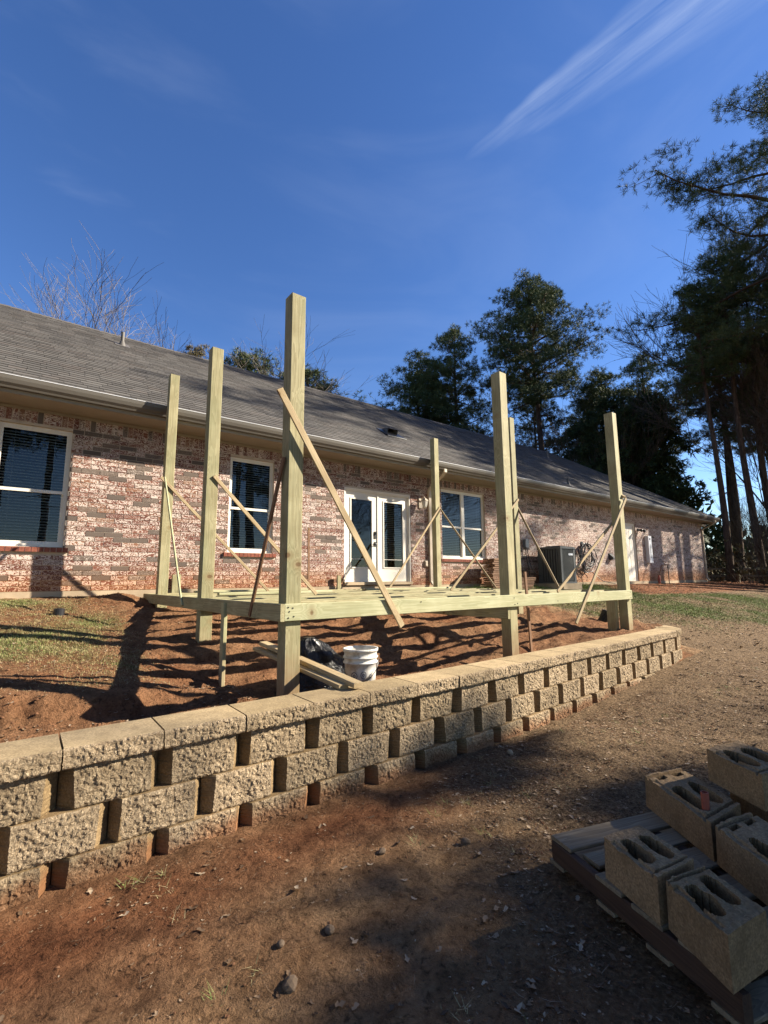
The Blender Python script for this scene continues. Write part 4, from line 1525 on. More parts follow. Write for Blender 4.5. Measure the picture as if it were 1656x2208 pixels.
# ------------------------------------------------------------------ plastic bag
def bag():
    n1, n2 = 44, 26
    bx, by = 2.38, 4.12
    bz = hz(bx, by) - 0.03
    m_ = MB()
    vs = []
    for j in range(n2 + 1):
        t = j / n2
        for i in range(n1):
            an = 2 * math.pi * i / n1
            r_ = 0.36 * (1 - t) ** 0.62 * (1 + 0.16 * math.sin(an * 3 + 1 + 2 * t) + 0.10 * math.sin(an * 7 + t * 5))
            r_ *= 1 + 0.25 * float(fbm(np.array([math.cos(an) * 1.3 + 5]), np.array([math.sin(an) * 1.3 + t * 3]), 2.2, 3)[0])
            r_ += 0.022 * math.sin(an * 13 + 6 * t)
            if t > 0.9:
                r_ = max(r_, 0.045)
            vs.append((bx + r_ * math.cos(an) * 1.15 - 0.14 * t, by + r_ * math.sin(an) * 0.95, bz + (-0.54 - bz) * t + 0.02 * math.sin(an * 5) * (1 - t)))
    m_.add(vs, [(j * n1 + i, j * n1 + (i + 1) % n1, (j + 1) * n1 + (i + 1) % n1, (j + 1) * n1 + i) for j in range(n2) for i in range(n1)] + [tuple(n2 * n1 + i for i in range(n1))])
    o = m_.build('plastic_bag', BAG, None, True)
    tag(o, 'crumpled shiny black plastic bag on the soil behind the near corner post', 'bag')


bag()


# black corrugated drain stub by the right front post
def drain():
    m_ = MB()
    x, y = 8.06, 4.28
    z = hz(x, y)
    pr = []
    for i in range(9):
        pr += [(0.075, i * 0.022), (0.088, i * 0.022 + 0.006), (0.088, i * 0.022 + 0.014), (0.075, i * 0.022 + 0.02)]
    pr += [(0.055, 0.2), (0.05, 0.12)]
    m_.lathe(pr, 0, 0, 20, True, True)
    o = m_.build('drain_pipe', RUBBER, None)
    o.location = (x, y, z - 0.02)
    o.rotation_euler = (0.3, 0.35, 0)
    tag(o, 'short black corrugated pipe stub on the soil beside the right front post', 'pipe')


drain()
# small dark valve cap on the left lawn
m_ = MB()
m_.lathe([(0.06, 0), (0.06, 0.09), (0.045, 0.10)], 0, 0, 16, True, True)
o = m_.build('sprinkler_cap', RUBBER, None)
o.location = (0.42, 7.3, hz(0.42, 7.3) - 0.01)
tag(o, 'small dark sprinkler cap standing in the thin grass below the left window', 'sprinkler')


# ------------------------------------------------------------------ condenser
def condenser():
    x0, x1, y0, y1, z0, z1 = 12.26, 13.02, 7.62, 8.38, -0.14, 0.93
    e = empty('air_conditioner', ((x0 + x1) / 2, (y0 + y1) / 2, z0), 'dark grey outdoor air conditioning unit against the brick wall', 'air conditioner')
    off = Vector(e.location)

    def P(m__, nm, mt, parent=e, smooth=False):
        m__.v = [(a - off.x, b - off.y, c - off.z) for a, b, c in m__.v]
        return m__.build(nm, mt, parent, smooth)
    m_ = MB()
    m_.box(x0 + .03, x1 - .03, y0 + .03, y1 - .03, z0 + .05, z1 - .08)
    P(m_, 'coil', BLACKM)
    for cx, cy in ((x0, y0), (x1 - 0.09, y0), (x0, y1 - 0.09), (x1 - .09, y1 - .09)):
        m_ = MB()
        m_.box(cx, cx + 0.09, cy, cy + 0.09, z0 + 0.03, z1 - 0.06)
        P(m_, 'corner_post', ACM)
    m_ = MB()
    m_.box(x0 - .01, x1 + .01, y0 - .01, y1 + .01, z0, z0 + 0.05)
    P(m_, 'base_pan', ACM)
    m_ = MB()
    m_.box(x0 - .015, x1 + .015, y0 - .015, y1 + .015, z1 - 0.07, z1 - 0.02)
    m_.box(x0 + .02, x1 - .02, y0 + .02, y1 - .02, z1 - 0.02, z1)
    P(m_, 'top_cover', ACL)
    m_ = MB()
    for r_ in (0.08, 0.15, 0.22, 0.29):
        pts = [((x0 + x1) / 2 + r_ * math.cos(a), (y0 + y1) / 2 + r_ * math.sin(a), z1 + 0.02) for a in np.linspace(0, 2 * math.pi, 25)]
        m_.tube(pts, 0.005, 5, False)
    for k in range(8):
        a = k * math.pi / 4
        m_.tube([((x0 + x1) / 2, (y0 + y1) / 2, z1 + 0.02), ((x0 + x1) / 2 + 0.3 * math.cos(a), (y0 + y1) / 2 + 0.3 * math.sin(a), z1 + 0.01)], 0.005, 5)
    P(m_, 'fan_guard', BLACKM)
    z = z0 + 0.09
    while z < z1 - 0.09:
        m_ = MB()
        m_.add([(x0 + .09, y0 + .004, z), (x1 - .09, y0 + .004, z), (x1 - .09, y0 + .026, z + .020), (x0 + .09, y0 + .026, z + .020), (x0 + .09, y0 + .004, z - .004), (x1 - .09, y0 + .004, z - .004)],
               [(0, 1, 2, 3), (4, 5, 1, 0), (4, 3, 2, 5)])
        P(m_, 'louver', ACL)
        z += 0.034
    for i in range(22):
        m_ = MB()
        xx = x0 + 0.10 + i * 0.0265
        m_.box(xx, xx + 0.006, y0 - 0.001, y0 + .003, z0 + .06, z1 - .08)
        P(m_, 'guard_bar', ACL)
    for i in range(7):
        m_ = MB()
        yy = y0 + 0.11 + i * 0.085
        m_.box(x0 + .004, x0 + .028, yy, yy + 0.045, z0 + .06, z1 - .08)
        P(m_, 'side_slat', ACM)
    m_ = MB()
    m_.box(x1 - 0.36, x1 - 0.14, y0 - 0.008, y0 - 0.002, z1 - 0.26, z1 - 0.20)
    P(m_, 'name_plate', PAINTW)
    pad = MB()
    pad.box(x0 - .1, x1 + .1, y0 - .1, y1 + .1, -0.34, z0 - 0.001)
    o = pad.build('equipment_pad', CONC, None)
    tag(o, 'grey concrete pad under the air conditioning unit', 'pad')


condenser()


def hose():
    cx, cy, cz = 15.15, 8.50, 0.74
    m_ = MB()
    e = empty('garden_hose', (cx, cy, cz + 0.4), 'black garden hose coiled on a wall hook right of the air conditioner', 'hose')
    rr = random.Random(3)
    for k in range(13):
        a = 0.20 + rr.random() * 0.22
        b = 0.34 + rr.random() * 0.17
        dx = rr.uniform(-0.08, 0.08)
        dz = (0.44 - b)
        yo = rr.uniform(-0.14, 0.02)
        ph = rr.random() * 6
        pts = []
        for i in range(29):
            t = 2 * math.pi * i / 28
            pts.append((dx + a * math.sin(t) * (1 + 0.2 * math.cos(t * 2 + ph)) * (1 - 0.25 * math.cos(t)), yo + 0.04 * math.sin(t + ph), -0.4 + dz + b * math.cos(t) - 0.0))
        m_.tube(pts, 0.011, 6, False)
    pts = [(-0.22, -0.05, -0.7), (-0.28, -0.08, -0.95), (-0.12, -0.10, -1.1), (-0.2, -0.1, -1.22)]
    m_.tube(pts, 0.011, 6)
    m_.tube([(0.1, -0.05, -0.8), (0.3, -0.12, -1.0), (0.5, -0.3, -1.24), (0.9, -0.5, -1.33)], 0.011, 6)
    m_.build('coil', RUBBER, e, True)
    m_ = MB()
    m_.tube([(0, 0.09, 0.02), (0, -0.12, 0.02), (0, -0.14, 0.10)], 0.014, 8)
    m_.box(-0.05, 0.05, 0.07, 0.095, -0.06, 0.10)
    m_.build('hook', BLACKM, e)


hose()


def standpipe():
    e = empty('standpipe', (21.45, 8.42, -0.2), 'thin dark standpipe and bent hose at the foot of the far wall', 'standpipe')
    m_ = MB()
    m_.tube([(0, 0, -0.1), (0, 0, 0.75)], 0.016, 8)
    m_.build('pipe', BLACKM, e)
    m_ = MB()
    m_.tube([(0.15, 0, 0.72), (0, 0, 0.73), (-0.35, -0.02, 0.73), (-0.75, -0.05, 0.68), (-1.0, -0.05, 0.2), (-1.1, -0.05, 0.05)], 0.02, 8)
    m_.build('hose', STRIPR, e)
    m_ = MB()
    m_.lathe([(0.03, -0.05), (0.05, 0.02), (0.05, 0.18), (0.03, 0.30)], -1.05, -0.05, 10, True, True)
    m_.build('valve', REDPVC, e)


standpipe()


# stack of old planks beside the far window
def plank_stack():
    e = empty('plank_stack', (10.2, 8.25, -0.25), 'stack of old reddish planks piled under the double window', 'lumber stack')
    rr = random.Random(5)
    for k in range(15):
        z = -0.26 + k * 0.055
        L = 0.62 if k > 5 else 1.75
        x0 = 9.72 + rr.uniform(-0.05, 0.05)
        for j in range(2):
            y0 = 8.08 + j * 0.20 + rr.uniform(-0.01, 0.01)
            o = lumber('plank', (x0 + rr.uniform(-.04, .04), y0, z + rr.uniform(0, .004)), (x0 + L + rr.uniform(-.06, .06), y0 + rr.uniform(-0.01, .01), z + rr.uniform(0, .006)), 0.18, 0.045, STRIPR, e, e.location, (0, 1, 0))


plank_stack()


# ------------------------------------------------------------------ pallet and hollow blocks
def quad_block(corners, ztop, h, name, label, holes='normal', seed=0):
    """hollow tan block from its four top corners tl (far left), tf (near), tr, tb ; two long cores"""
    tl, tf, tr, tb = [Vector((c[0], c[1], 0)) for c in corners]
    rr = np.random.default_rng(seed)
    zb = ztop - h

    def P(u, v, z):  # u along tl->tf, v across
        a = tl.lerp(tf, u)
        b = tb.lerp(tr, u)
        p = a.lerp(b, v)
        return (p.x, p.y, z)
    e = empty(name, tuple((tl + tr) / 2 + Vector((0, 0, zb))), label, 'concrete block', 'hollow blocks on the pallet')
    off = Vector(e.location)
    # grid cells of the plan with cores left out
    if holes == 'normal':
        cores = [(0.20, 0.80, 0.11, 0.44), (0.24, 0.82, 0.54, 0.88)]
    elif holes == 'reverse':
        cores = [(0.20, 0.82, 0.11, 0.44), (0.16, 0.76, 0.54, 0.88)]
    else:
        cores = [(0.34, 0.86, 0.11, 0.43), (0.36, 0.87, 0.54, 0.87), (0.09, 0.17, 0.16, 0.42), (0.09, 0.17, 0.56, 0.84)]
    NU, NV = 76, 42
    us_ = np.linspace(0, 1, NU + 1)
    vs_ = np.linspace(0, 1, NV + 1)

    def solid(i, j):
        if i < 0 or j < 0 or i >= NU or j >= NV:
            return False
        u = (us_[i] + us_[i + 1]) / 2
        v = (vs_[j] + vs_[j + 1]) / 2
        wob = 1 + 0.16 * (float(vnoise(u * 9 + seed * 5, v * 7, 1.0)) - 0.5)
        for c in cores:
            # rounded ends
            cu, cv = (c[0] + c[1]) / 2, (c[2] + c[3]) / 2
            du, dv = abs(u - cu) / ((c[1] - c[0]) / 2), abs(v - cv) / ((c[3] - c[2]) / 2)
            p_ = 2.4 if c[1] - c[0] > .2 else 9
            if (du * wob) ** p_ + (dv * wob) ** p_ < 1:
                return False
        return True
    H = np.full((NU + 1, NV + 1), ztop)
    for i in range(NU + 1):
        for j in range(NV + 1):
            u, v = us_[i], vs_[j]
            d = 0.0
            if u > 0.86 and holes != 'reverse':   # lip ridges near the end
                d -= 0.018 if 0.90 < u < 0.94 else 0.0
            if u < 0.12 and holes != 'normal':
                d -= 0.014 if 0.03 < u < 0.08 else 0.0
            if v < 0.10 and 0.15 < u < 0.9:
                d -= 0.009 * (0.6 + 0.8 * float(vnoise(u * 9 + seed, v * 3, 1.0)))
            d += float(fbm(np.array([u * 7 + seed]), np.array([v * 7]), 1.5, 3)[0]) * 0.010
            H[i, j] += d
    m_ = MB()
    vid = {}

    def vert(i, j, k):
        key = (i, j, k)
        if key not in vid:
            u, v = us_[i], vs_[j]
            # chipped far-left corner and slight taper
            uu = u
            vv = v
            if v == 0:
                vv = v + 0.012 * float(vnoise(u * 14 + seed * 3, k * 2.0, 1.0)) * (k == 1)
            if u < 0.06 and v < 0.15 and k == 1:
                uu += 0.02
            p = P(uu, vv, H[i, j] if k == 1 else zb)
            vid[key] = len(m_.v)
            m_.v.append((p[0] - off.x, p[1] - off.y, p[2] - off.z))
        return vid[key]
    for i in range(NU):
        for j in range(NV):
            if not solid(i, j):
                continue
            m_.f.append((vert(i, j, 1), vert(i + 1, j, 1), vert(i + 1, j + 1, 1), vert(i, j + 1, 1)))
            for (di, dj, a, b) in ((-1, 0, (i, j), (i, j + 1)), (1, 0, (i + 1, j + 1), (i + 1, j)), (0, -1, (i + 1, j), (i, j)), (0, 1, (i, j + 1), (i + 1, j + 1))):
                if not solid(i + di, j + dj):
                    m_.f.append((vert(*a, 1), vert(*b, 1), vert(*b, 0), vert(*a, 0)))
    m_.build('block_shell', CMU, e)
    # knock-out notch line on the side
    return e


PZ = -1.268
P1 = [(2.088, 1.18), (1.969, .912), (2.2, .871), (2.303, 1.122)]
P2 = [(1.978, .888), (1.838, .65), (2.064, .609), (2.184, .831)]
P3 = [(2.889, 1.362), (2.579, .935), (2.888, .908), (3.15, 1.271)]
P4 = [(2.568, .92), (2.302, .557), (2.571, .493), (2.837, .856)]
P5 = [(3.08, 1.105), (2.886, .807), (3.163, .73), (3.357, 1.03)]
P6 = [(c[0] + 0.05, c[1] - 0.075) for c in P5]
HB = 0.165
quad_block(P1, PZ + HB, HB, 'hollow_block', 'hollow tan block at the left corner of the pallet beside the bare plank', 'normal', 1)
quad_block(P2, PZ + HB, HB, 'hollow_block', 'nearest hollow tan block at the bottom corner of the pallet', 'reverse', 2)
quad_block(P3, PZ + HB, HB, 'hollow_block', 'hollow tan block with a red pipe standing in its core', 'long', 3)
quad_block(P4, PZ + HB, HB, 'hollow_block', 'hollow tan block between the nearest block and the one holding the red pipe', 'long', 4)
quad_block(P6, PZ + HB, HB, 'hollow_block', 'hollow tan block under the raised one at the far side of the pallet', 'normal', 5)
quad_block(P5, PZ + 2 * HB + 0.004, HB, 'hollow_block', 'raised hollow tan block sitting on another at the far side of the pallet', 'normal', 6)
m_ = MB()
m_.lathe([(0.0175, 0), (0.0175, 0.235), (0.0135, 0.235), (0.0135, 0.05)], 0, 0, 18, True, True)
o = m_.build('pipe_stub', REDPVC, None)
o.location = (2.716, 0.998, PZ + 0.002)
tag(o, 'short red brown pipe standing upright in a hollow block', 'pipe')


def pallet():
    e = empty('pallet', (2.4, 1.0, -1.42), 'weathered wooden pallet under the hollow blocks', 'pallet')
    e1 = Vector((-0.345, -0.939, 0)).normalized()
    e2 = Vector((0.952, -0.306, 0)).normalized()
    o0 = Vector((2.205, 1.525, 0))
    bw = 0.14
    rr = random.Random(2)
    k = 0
    t = 0.0
    while t < 0.80:
        w = bw if k != 1 else 0.10
        c = o0 + e1 * (t + w / 2)
        zc = PZ - 0.010
        ins = 0.0 if k != 1 else 0.05
        a = c + e2 * (ins + rr.uniform(-.01, .01)) + Vector((0, 0, zc - (0.0 if k != 1 else 0.012)))
        b = c + e2 * 1.16 + Vector((0, 0, zc))
        lumber('deck_board', a, b, w, 0.018, OLDWOOD, e, e.location, tuple(e1))
        t += w + (0.03 if k == 0 else 0.055)
        k += 1
    for s in (0.02, 0.56, 1.10):
        a = o0 + e2 * s + e1 * 0.01 + Vector((0, 0, PZ - 0.019 - 0.045))
        b = a + e1 * 0.93
        lumber('stringer', a, b, 0.088, 0.038, DARKW, e, e.location, (0, 0, 1))
    for t in (0.04, 0.36, 0.62, 0.88):
        a = o0 + e1 * t + e2 * -0.0 + Vector((0, 0, PZ - 0.019 - 0.10))
        b = a + e2 * 1.16
        lumber('bottom_board', a, b, 0.10, 0.018, OLDWOOD, e, e.location, tuple(e1))


pallet()


# ------------------------------------------------------------------ fences
def rail_fence():
    e = empty('rail_fence', (28.9, 8.0, -0.4), 'low weathered rail fence at the edge of the woods right of the house', 'fence')
    P0 = Vector((28.6, 9.4, 0))
    D = Vector((0.28, -1.1, 0)).normalized()
    for k in range(5):
        p = P0 + D * (k * 1.35)
        g = hz(p.x, p.y)
        lumber('fence_post', (p.x, p.y, g - .2), (p.x, p.y, 0.50), 0.09, 0.09, OLDWOOD, e, e.location, (1, 0, 0))
        if k < 4:
            q = P0 + D * ((k + 1) * 1.35)
            for z in (0.42, 0.06):
                lumber('rail', (p.x - .05, p.y, z), (q.x - .05, q.y, z - 0.02), 0.09, 0.03, OLDWOOD, e, e.location, (0, 0, 1))


rail_fence()

# ------------------------------------------------------------------ trees


def tufts_mesh(name, cents, dirs, tones, mat, nb=8, L=0.30, W=0.045, seed=0):
    r = np.random.default_rng(seed)
    n = len(cents)
    c = np.repeat(np.asarray(cents), nb, 0)
    d = np.repeat(np.asarray(dirs), nb, 0) * 0.55 + r.normal(size=(n * nb, 3)) * 0.62
    d /= np.linalg.norm(d, axis=1, keepdims=True)
    ln = L * (0.6 + 0.7 * r.random((n * nb, 1)))
    side = np.cross(d, r.normal(size=(n * nb, 3)))
    side /= np.linalg.norm(side, axis=1, keepdims=True)
    base = c - d * ln * 0.15
    mid = c + d * ln * 0.5
    v = np.stack([base, mid + side * W * (0.6 + 0.8 * r.random((n * nb, 1))), c + d * ln, mid - side * W * (0.6 + 0.8 * r.random((n * nb, 1)))], 1).reshape(-1, 3)
    f = np.arange(n * nb * 4).reshape(-1, 4)
    t = np.repeat(np.clip(np.repeat(np.asarray(tones), nb) + r.normal(size=n * nb) * 0.12, 0, 1), 4)
    return fast_mesh(name, v, f, mat, {'tone': ('FLOAT', t)})


def pine_meshes(seed, H, crown_base, R, nlimb=46, dens=1.0, low_dead=6, bottom=0.45, droop=0.15, mat=NEEDLE, L=0.26, W=0.013, spread=1.0, nb=14, thick=1.0):
    rr = random.Random(seed)
    tr = MB()
    lean = Vector((rr.uniform(-.02, .02), rr.uniform(-.02, .02), 0))

    def tp(z):
        return Vector((lean.x * z + 0.12 * math.sin(z * 0.35 + seed), lean.y * z + 0.10 * math.sin(z * 0.28 + seed * 2), z))
    r0 = (0.013 * H + 0.03) * thick
    zs_ = [H * i / 16 for i in range(17)]
    tr.tube([tp(z) for z in zs_], [r0 * (1 - 0.93 * (z / H) ** 1.1) + (0.05 if z < 0.5 else 0) for z in zs_], 9)
    cents, dirs, tones = [], [], []
    for k in range(nlimb + low_dead):
        dead = k >= nlimb
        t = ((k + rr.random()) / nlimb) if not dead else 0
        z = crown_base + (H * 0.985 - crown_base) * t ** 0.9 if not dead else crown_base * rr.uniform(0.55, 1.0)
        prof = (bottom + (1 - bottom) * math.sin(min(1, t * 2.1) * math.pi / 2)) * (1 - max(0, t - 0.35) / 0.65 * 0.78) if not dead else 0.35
        az = k * 2.399 + rr.uniform(-.5, .5)
        Ln = R * prof * rr.uniform(0.65, 1.12)
        p = tp(z)
        el = -0.05 + 0.75 * t + rr.uniform(-.18, .18)
        pts = [p]
        d = Vector((math.cos(az) * math.cos(el), math.sin(az) * math.cos(el), math.sin(el)))
        ns = 6
        for s in range(ns):
            d = (d + Vector((rr.uniform(-.16, .16), rr.uniform(-.16, .16), rr.uniform(-.1, .16) + (0.05 if s > 2 else -droop * 0.5)))).normalized()
            pts.append(pts[-1] + d * Ln / ns)
        rb = 0.012 * Ln + 0.02
        tr.tube(pts, [max(0.008, rb * (1 - 0.85 * i / ns)) for i in range(ns + 1)], 5, False)
        if dead:
            continue
        ncl = max(3, int(Ln * 3.4 * dens))
        for c in range(ncl):
            u = 0.30 + 0.72 * (c + rr.random()) / ncl
            i = min(ns - 1, int(u * ns))
            q = pts[i].lerp(pts[i + 1], min(1, u * ns - i))
            lat = Vector((rr.uniform(-1, 1), rr.uniform(-1, 1), rr.uniform(-.25, .55)))
            off = lat * (0.28 * Ln * (1.25 - 0.6 * u) * spread + 0.15)
            tip = q + off
            if c % 2 == 0:
                tr.tube([q, q.lerp(tip, .5) + Vector((0, 0, -.05)), tip], [0.018, 0.012, 0.006], 4, False)
            cr = rr.uniform(0.28, 0.55)
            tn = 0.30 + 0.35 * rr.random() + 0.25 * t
            nt_ = int(rr.uniform(8, 14))
            for _ in range(nt_):
                v = Vector((rr.gauss(0, 1), rr.gauss(0, 1), rr.gauss(0, .55)))
                v = v.normalized() * cr * rr.random() ** 0.4
                cents.append(tuple(tip + v))
                dd = (v + Vector((0, 0, 0.25)) + off * 0.3)
                dd = dd.normalized() if dd.length > 0 else Vector((0, 0, 1))
                dirs.append(tuple(dd))
                tones.append(tn + rr.uniform(-.12, .12))
    tme = tr.mesh('trunk', BARK, True)
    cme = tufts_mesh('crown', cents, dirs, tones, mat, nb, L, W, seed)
    return tme, cme, H


def cedar_meshes(seed, H, R, mat=CEDARN):
    rr = random.Random(seed)
    tr = MB()
    tr.tube([(0, 0, 0), (0.05, 0, H * .5), (0, 0, H * .97)], [0.22, 0.13, 0.02], 8)
    cents, dirs, tones = [], [], []
    for k in range(300):
        t = rr.random() ** 0.85
        z = H * (0.06 + 0.94 * t)
        rad = R * (1 - t * 0.93) ** 0.6 * (0.35 + 0.65 * rr.random() ** 0.5) * (1 + 0.25 * math.sin(z * 1.7 + k % 5))
        az = rr.uniform(0, 6.283)
        c = Vector((rad * math.cos(az), rad * math.sin(az), z))
        for _ in range(9):
            v = Vector((rr.gauss(0, 1), rr.gauss(0, 1), rr.gauss(0, .7))).normalized() * rr.uniform(0.05, 0.5)
            cents.append(tuple(c + v))
            dirs.append((math.cos(az), math.sin(az), -0.1))
            tones.append(0.2 + 0.5 * rr.random())
    return tr.mesh('trunk', BARK, True), tufts_mesh('crown', cents, dirs, tones, mat, 10, 0.26, 0.03, seed), H


def bare_meshes(seed, H, stems=1, spread=0.5, levels=5, lean=(0, 0), mat=BAREB, tipr=0.006, first=0.25, up=0.10):
    rr = random.Random(seed)
    main, fine = MB(), MB()

    def grow(p, d, L, r, lv):
        n_ = 4
        pts = [p]
        for i in range(n_):
            d = (d + Vector((rr.gauss(0, .10), rr.gauss(0, .10), rr.gauss(0, .07) + up))).normalized()
            pts.append(pts[-1] + d * L / n_)
        rads = [max(tipr, r * (1 - 0.45 * i / n_)) for i in range(n_ + 1)]
        (main if lv <= 1 else fine).tube(pts, rads, 7 if lv <= 1 else (4 if lv == 2 else 3), False)
        if lv >= levels:
            return
        nb_ = rr.choice((3, 4, 4, 5)) if lv < levels - 1 else rr.choice((3, 4))
        for k in range(nb_):
            u = rr.uniform(first if lv == 0 else 0.2, 1.0) if k else 1.0
            i = min(n_ - 1, int(u * n_))
            q = pts[i].lerp(pts[i + 1], u * n_ - i if u < 1 else 1)
            ax = Vector((rr.gauss(0, 1), rr.gauss(0, 1), rr.gauss(0, .5))).normalized()
            nd = (d + ax * spread * (1.0 if k else 0.35) * rr.uniform(.8, 1.3)).normalized()
            grow(q, nd, L * rr.uniform(.55, .82), r * (0.62 if k else 0.72), lv + 1)
    for s in range(stems):
        a = s * 2.4 + rr.random()
        d = Vector((0.10 * stems ** .5 * math.cos(a) + lean[0], 0.10 * stems ** .5 * math.sin(a) + lean[1], 1)).normalized()
        grow(Vector((0.2 * math.cos(a) * (stems > 1), 0.2 * math.sin(a) * (stems > 1), 0)), d, H * 0.40, 0.0055 * H / stems ** .3, 0)
    return main.mesh('trunk', mat, True), fine.mesh('branches', mat), H


HGT = {}


def put_tree(kind, meshes, x, y, top, rot, label, cat, group, base=None, wid=1.0, parts=('trunk', 'crown')):
    g = hz(x, y) - 0.15 if base is None else base
    key = meshes[1].name
    if key not in HGT:
        a_ = np.zeros(len(meshes[1].vertices) * 3, np.float32)
        meshes[1].vertices.foreach_get('co', a_)
        HGT[key] = float(a_[2::3].max())
    s = (top - g) / HGT[key]
    e = empty(kind, (x, y, g), label, cat, group)
    e.scale = (s * wid, s * wid, s)
    e.rotation_euler = (0, 0, rot)
    for nm, me_ in zip(parts, meshes[:2]):
        o = bpy.data.objects.new(nm, me_)
        C.objects.link(o)
        o.parent = e
    return e


pA = pine_meshes(1, 25, 14.5, 6.0, 72, 1.2, 10, 0.55)
pB = pine_meshes(2, 22, 10.0, 4.0, 56, 1.15, 6, 0.6)
pC = pine_meshes(3, 20, 10.0, 3.9, 44, 1.0, 8, 0.5)
pD = pine_meshes(4, 24, 12.3, 6.6, 30, 1.7, 8, 0.95, 0.35, spread=0.7, L=0.22, W=0.007, nb=18)
pR = pine_meshes(31, 24, 17.5, 3.4, 22, 0.9, 3, 0.7, nb=9)
pE = pine_meshes(5, 21, 13.0, 3.0, 30, 0.9, 6, 0.6, thick=0.75)
pF = pine_meshes(6, 16, 7.5, 3.6, 40, 1.3, 2, 0.7)
pS = pine_meshes(21, 20, 12.0, 4.2, 22, 0.75, 9, 0.7, nb=9)
pK = pine_meshes(41, 15, 8.0, 4.6, 13, 1.3, 1, 0.85, nb=12, spread=0.42, L=0.34, W=0.06)  # clumpy unseen pine, its crown shaped for the shade patches it throws
pBr = pine_meshes(7, 17, 8.5, 3.4, 40, 1.2, 2, 0.7, mat=BROWNL)
ced = cedar_meshes(8, 13, 3.4)
ced2 = cedar_meshes(9, 9, 2.6)
b1 = bare_meshes(11, 17, 4, 0.58, 6, first=0.2, up=0.06, tipr=0.0045, mat=BAREL)
b2 = bare_meshes(12, 15, 1, 0.60, 6, (-0.25, 0.0), up=0.04, tipr=0.005)
b3 = bare_meshes(13, 9, 4, 0.50, 4, up=0.12)
GP = 'pines standing behind the house'
put_tree('pine_tree', pA, 31.8, 20.7, 24.6, 0.3, 'tallest broad pine in the group above the middle of the roof', 'pine tree', GP)
put_tree('pine_tree', pB, 28.0, 25.6, 21.8, 1.2, 'second tallest pine just left of the tallest one above the roof', 'pine tree', GP)
put_tree('pine_tree', pC, 26.6, 29.6, 20.2, 2.0, 'leftmost and lowest pine of the group above the roof', 'pine tree', GP, wid=1.25)
put_tree('pine_tree', pF, 26.2, 28.2, 18.0, 4.0, 'lower pine filling the gap between the left two pines above the roof', 'pine tree', GP)
put_tree('pine_tree', pC, 35.0, 23.5, 17.5, 3.0, 'pine hidden partly behind the tall front middle post', 'pine tree', GP)
put_tree('pine_tree', pB, 41.8, 16.6, 20.0, 0.5, 'rounded pine top between the tallest pine and the big right pine', 'pine tree', GP)
put_tree('pine_tree', pC, 40.0, 21.5, 17.6, 1.5, 'pine with a bare lower trunk right of the tallest pine', 'pine tree', GP)
put_tree('pine_tree', pF, 37.5, 18.5, 17.8, 2.5, 'bushy low pine over the right part of the roof', 'pine tree', GP)
GT = 'small pine tops showing over the ridge on the left'
put_tree('pine_tree', pF, 11.2, 30.0, 16.2, 0.7, 'rounded green pine top over the ridge between two left posts', 'pine tree', GT, base=-2, wid=1.35)
put_tree('pine_tree', pBr, 8.6, 32.9, 16.9, 0.2, 'brownish treetop over the ridge behind the second post from the left', 'pine tree', GT, base=-2, wid=0.7)
put_tree('pine_tree', pF, 15.2, 28.2, 15.4, 2.2, 'green pine top over the ridge behind the near corner post', 'pine tree', GT, base=-2, wid=1.2)
GC = 'dark evergreens beside the right end of the roof'
put_tree('cedar_tree', ced, 30.3, 14.8, 12.4, 0.3, 'dense dark cedar behind the right front post', 'cedar tree', GC)
put_tree('cedar_tree', ced2, 33.5, 13.6, 13.0, 1.3, 'dense dark cedar right of the right front post', 'cedar tree', GC, wid=0.95)
put_tree('cedar_tree', ced, 32.0, 17.5, 12.0, 2.3, 'dense dark cedar low over the roof left of the right front post', 'cedar tree', GC)
put_tree('cedar_tree', ced2, 31.5, 12.4, 6.5, 3.3, 'smaller dark cedar above the right end of the eave', 'cedar tree', GC)
put_tree('cedar_tree', ced2, 36.0, 15.5, 11.0, 4.3, 'dark cedar filling the gap behind the other cedars', 'cedar tree', GC, wid=1.3)
GR = 'tall trees of the wood at the right edge'
put_tree('pine_tree', pD, 29.2, 3.8, 26.0, 2.75, 'huge dark pine reaching in from the right edge with long low boughs', 'pine tree', GR, wid=1.15)
for i, (x, y, top, m, rot, lab) in enumerate((
        (28.8, 8.4, 17.0, pE, 0.1, 'slim pine trunk just right of the end of the house'),
        (30.6, 7.6, 19.0, pE, 1.1, 'thick dark pine trunk second from the end of the house'),
        (33.6, 7.5, 21.0, pE, 2.1, 'pine trunk behind the rail fence nearest its middle'),
        (35.5, 9.8, 19.0, pC, 3.1, 'pine with low needles seen between the trunks right of the house'),
        (33.8, 6.2, 18.0, pE, 4.1, 'pine trunk near the right edge beyond the fence'),
        (41.0, 11.2, 20.0, pC, 5.1, 'distant pine in the gap right of the cedars'),
        (44.0, 8.0, 19.0, pF, 0.6, 'distant pine low behind the trunks at the right'),
        (31.5, 3.9, 19.5, pE, 1.6, 'full pine crown at the right edge under the huge pine'),
        (38.0, 6.4, 17.0, pF, 2.6, 'bushy pine behind the fence at the right edge'))):
    put_tree('pine_tree', m, x, y, top, rot, lab, 'pine tree', GR)
GB = 'leafless trees'
put_tree('bare_tree', b1, 2.2, 30.2, 16.6, 0.4, 'wide leafless tree with many fine stems over the left roof ridge', 'bare tree', GB, base=-1, wid=1.75, parts=('trunk', 'branches'))
put_tree('bare_tree', b1, 4.0, 31.8, 16.2, 4.4, 'leafless tree right of the widest one over the left roof ridge', 'bare tree', GB, base=-1, wid=1.5, parts=('trunk', 'branches'))
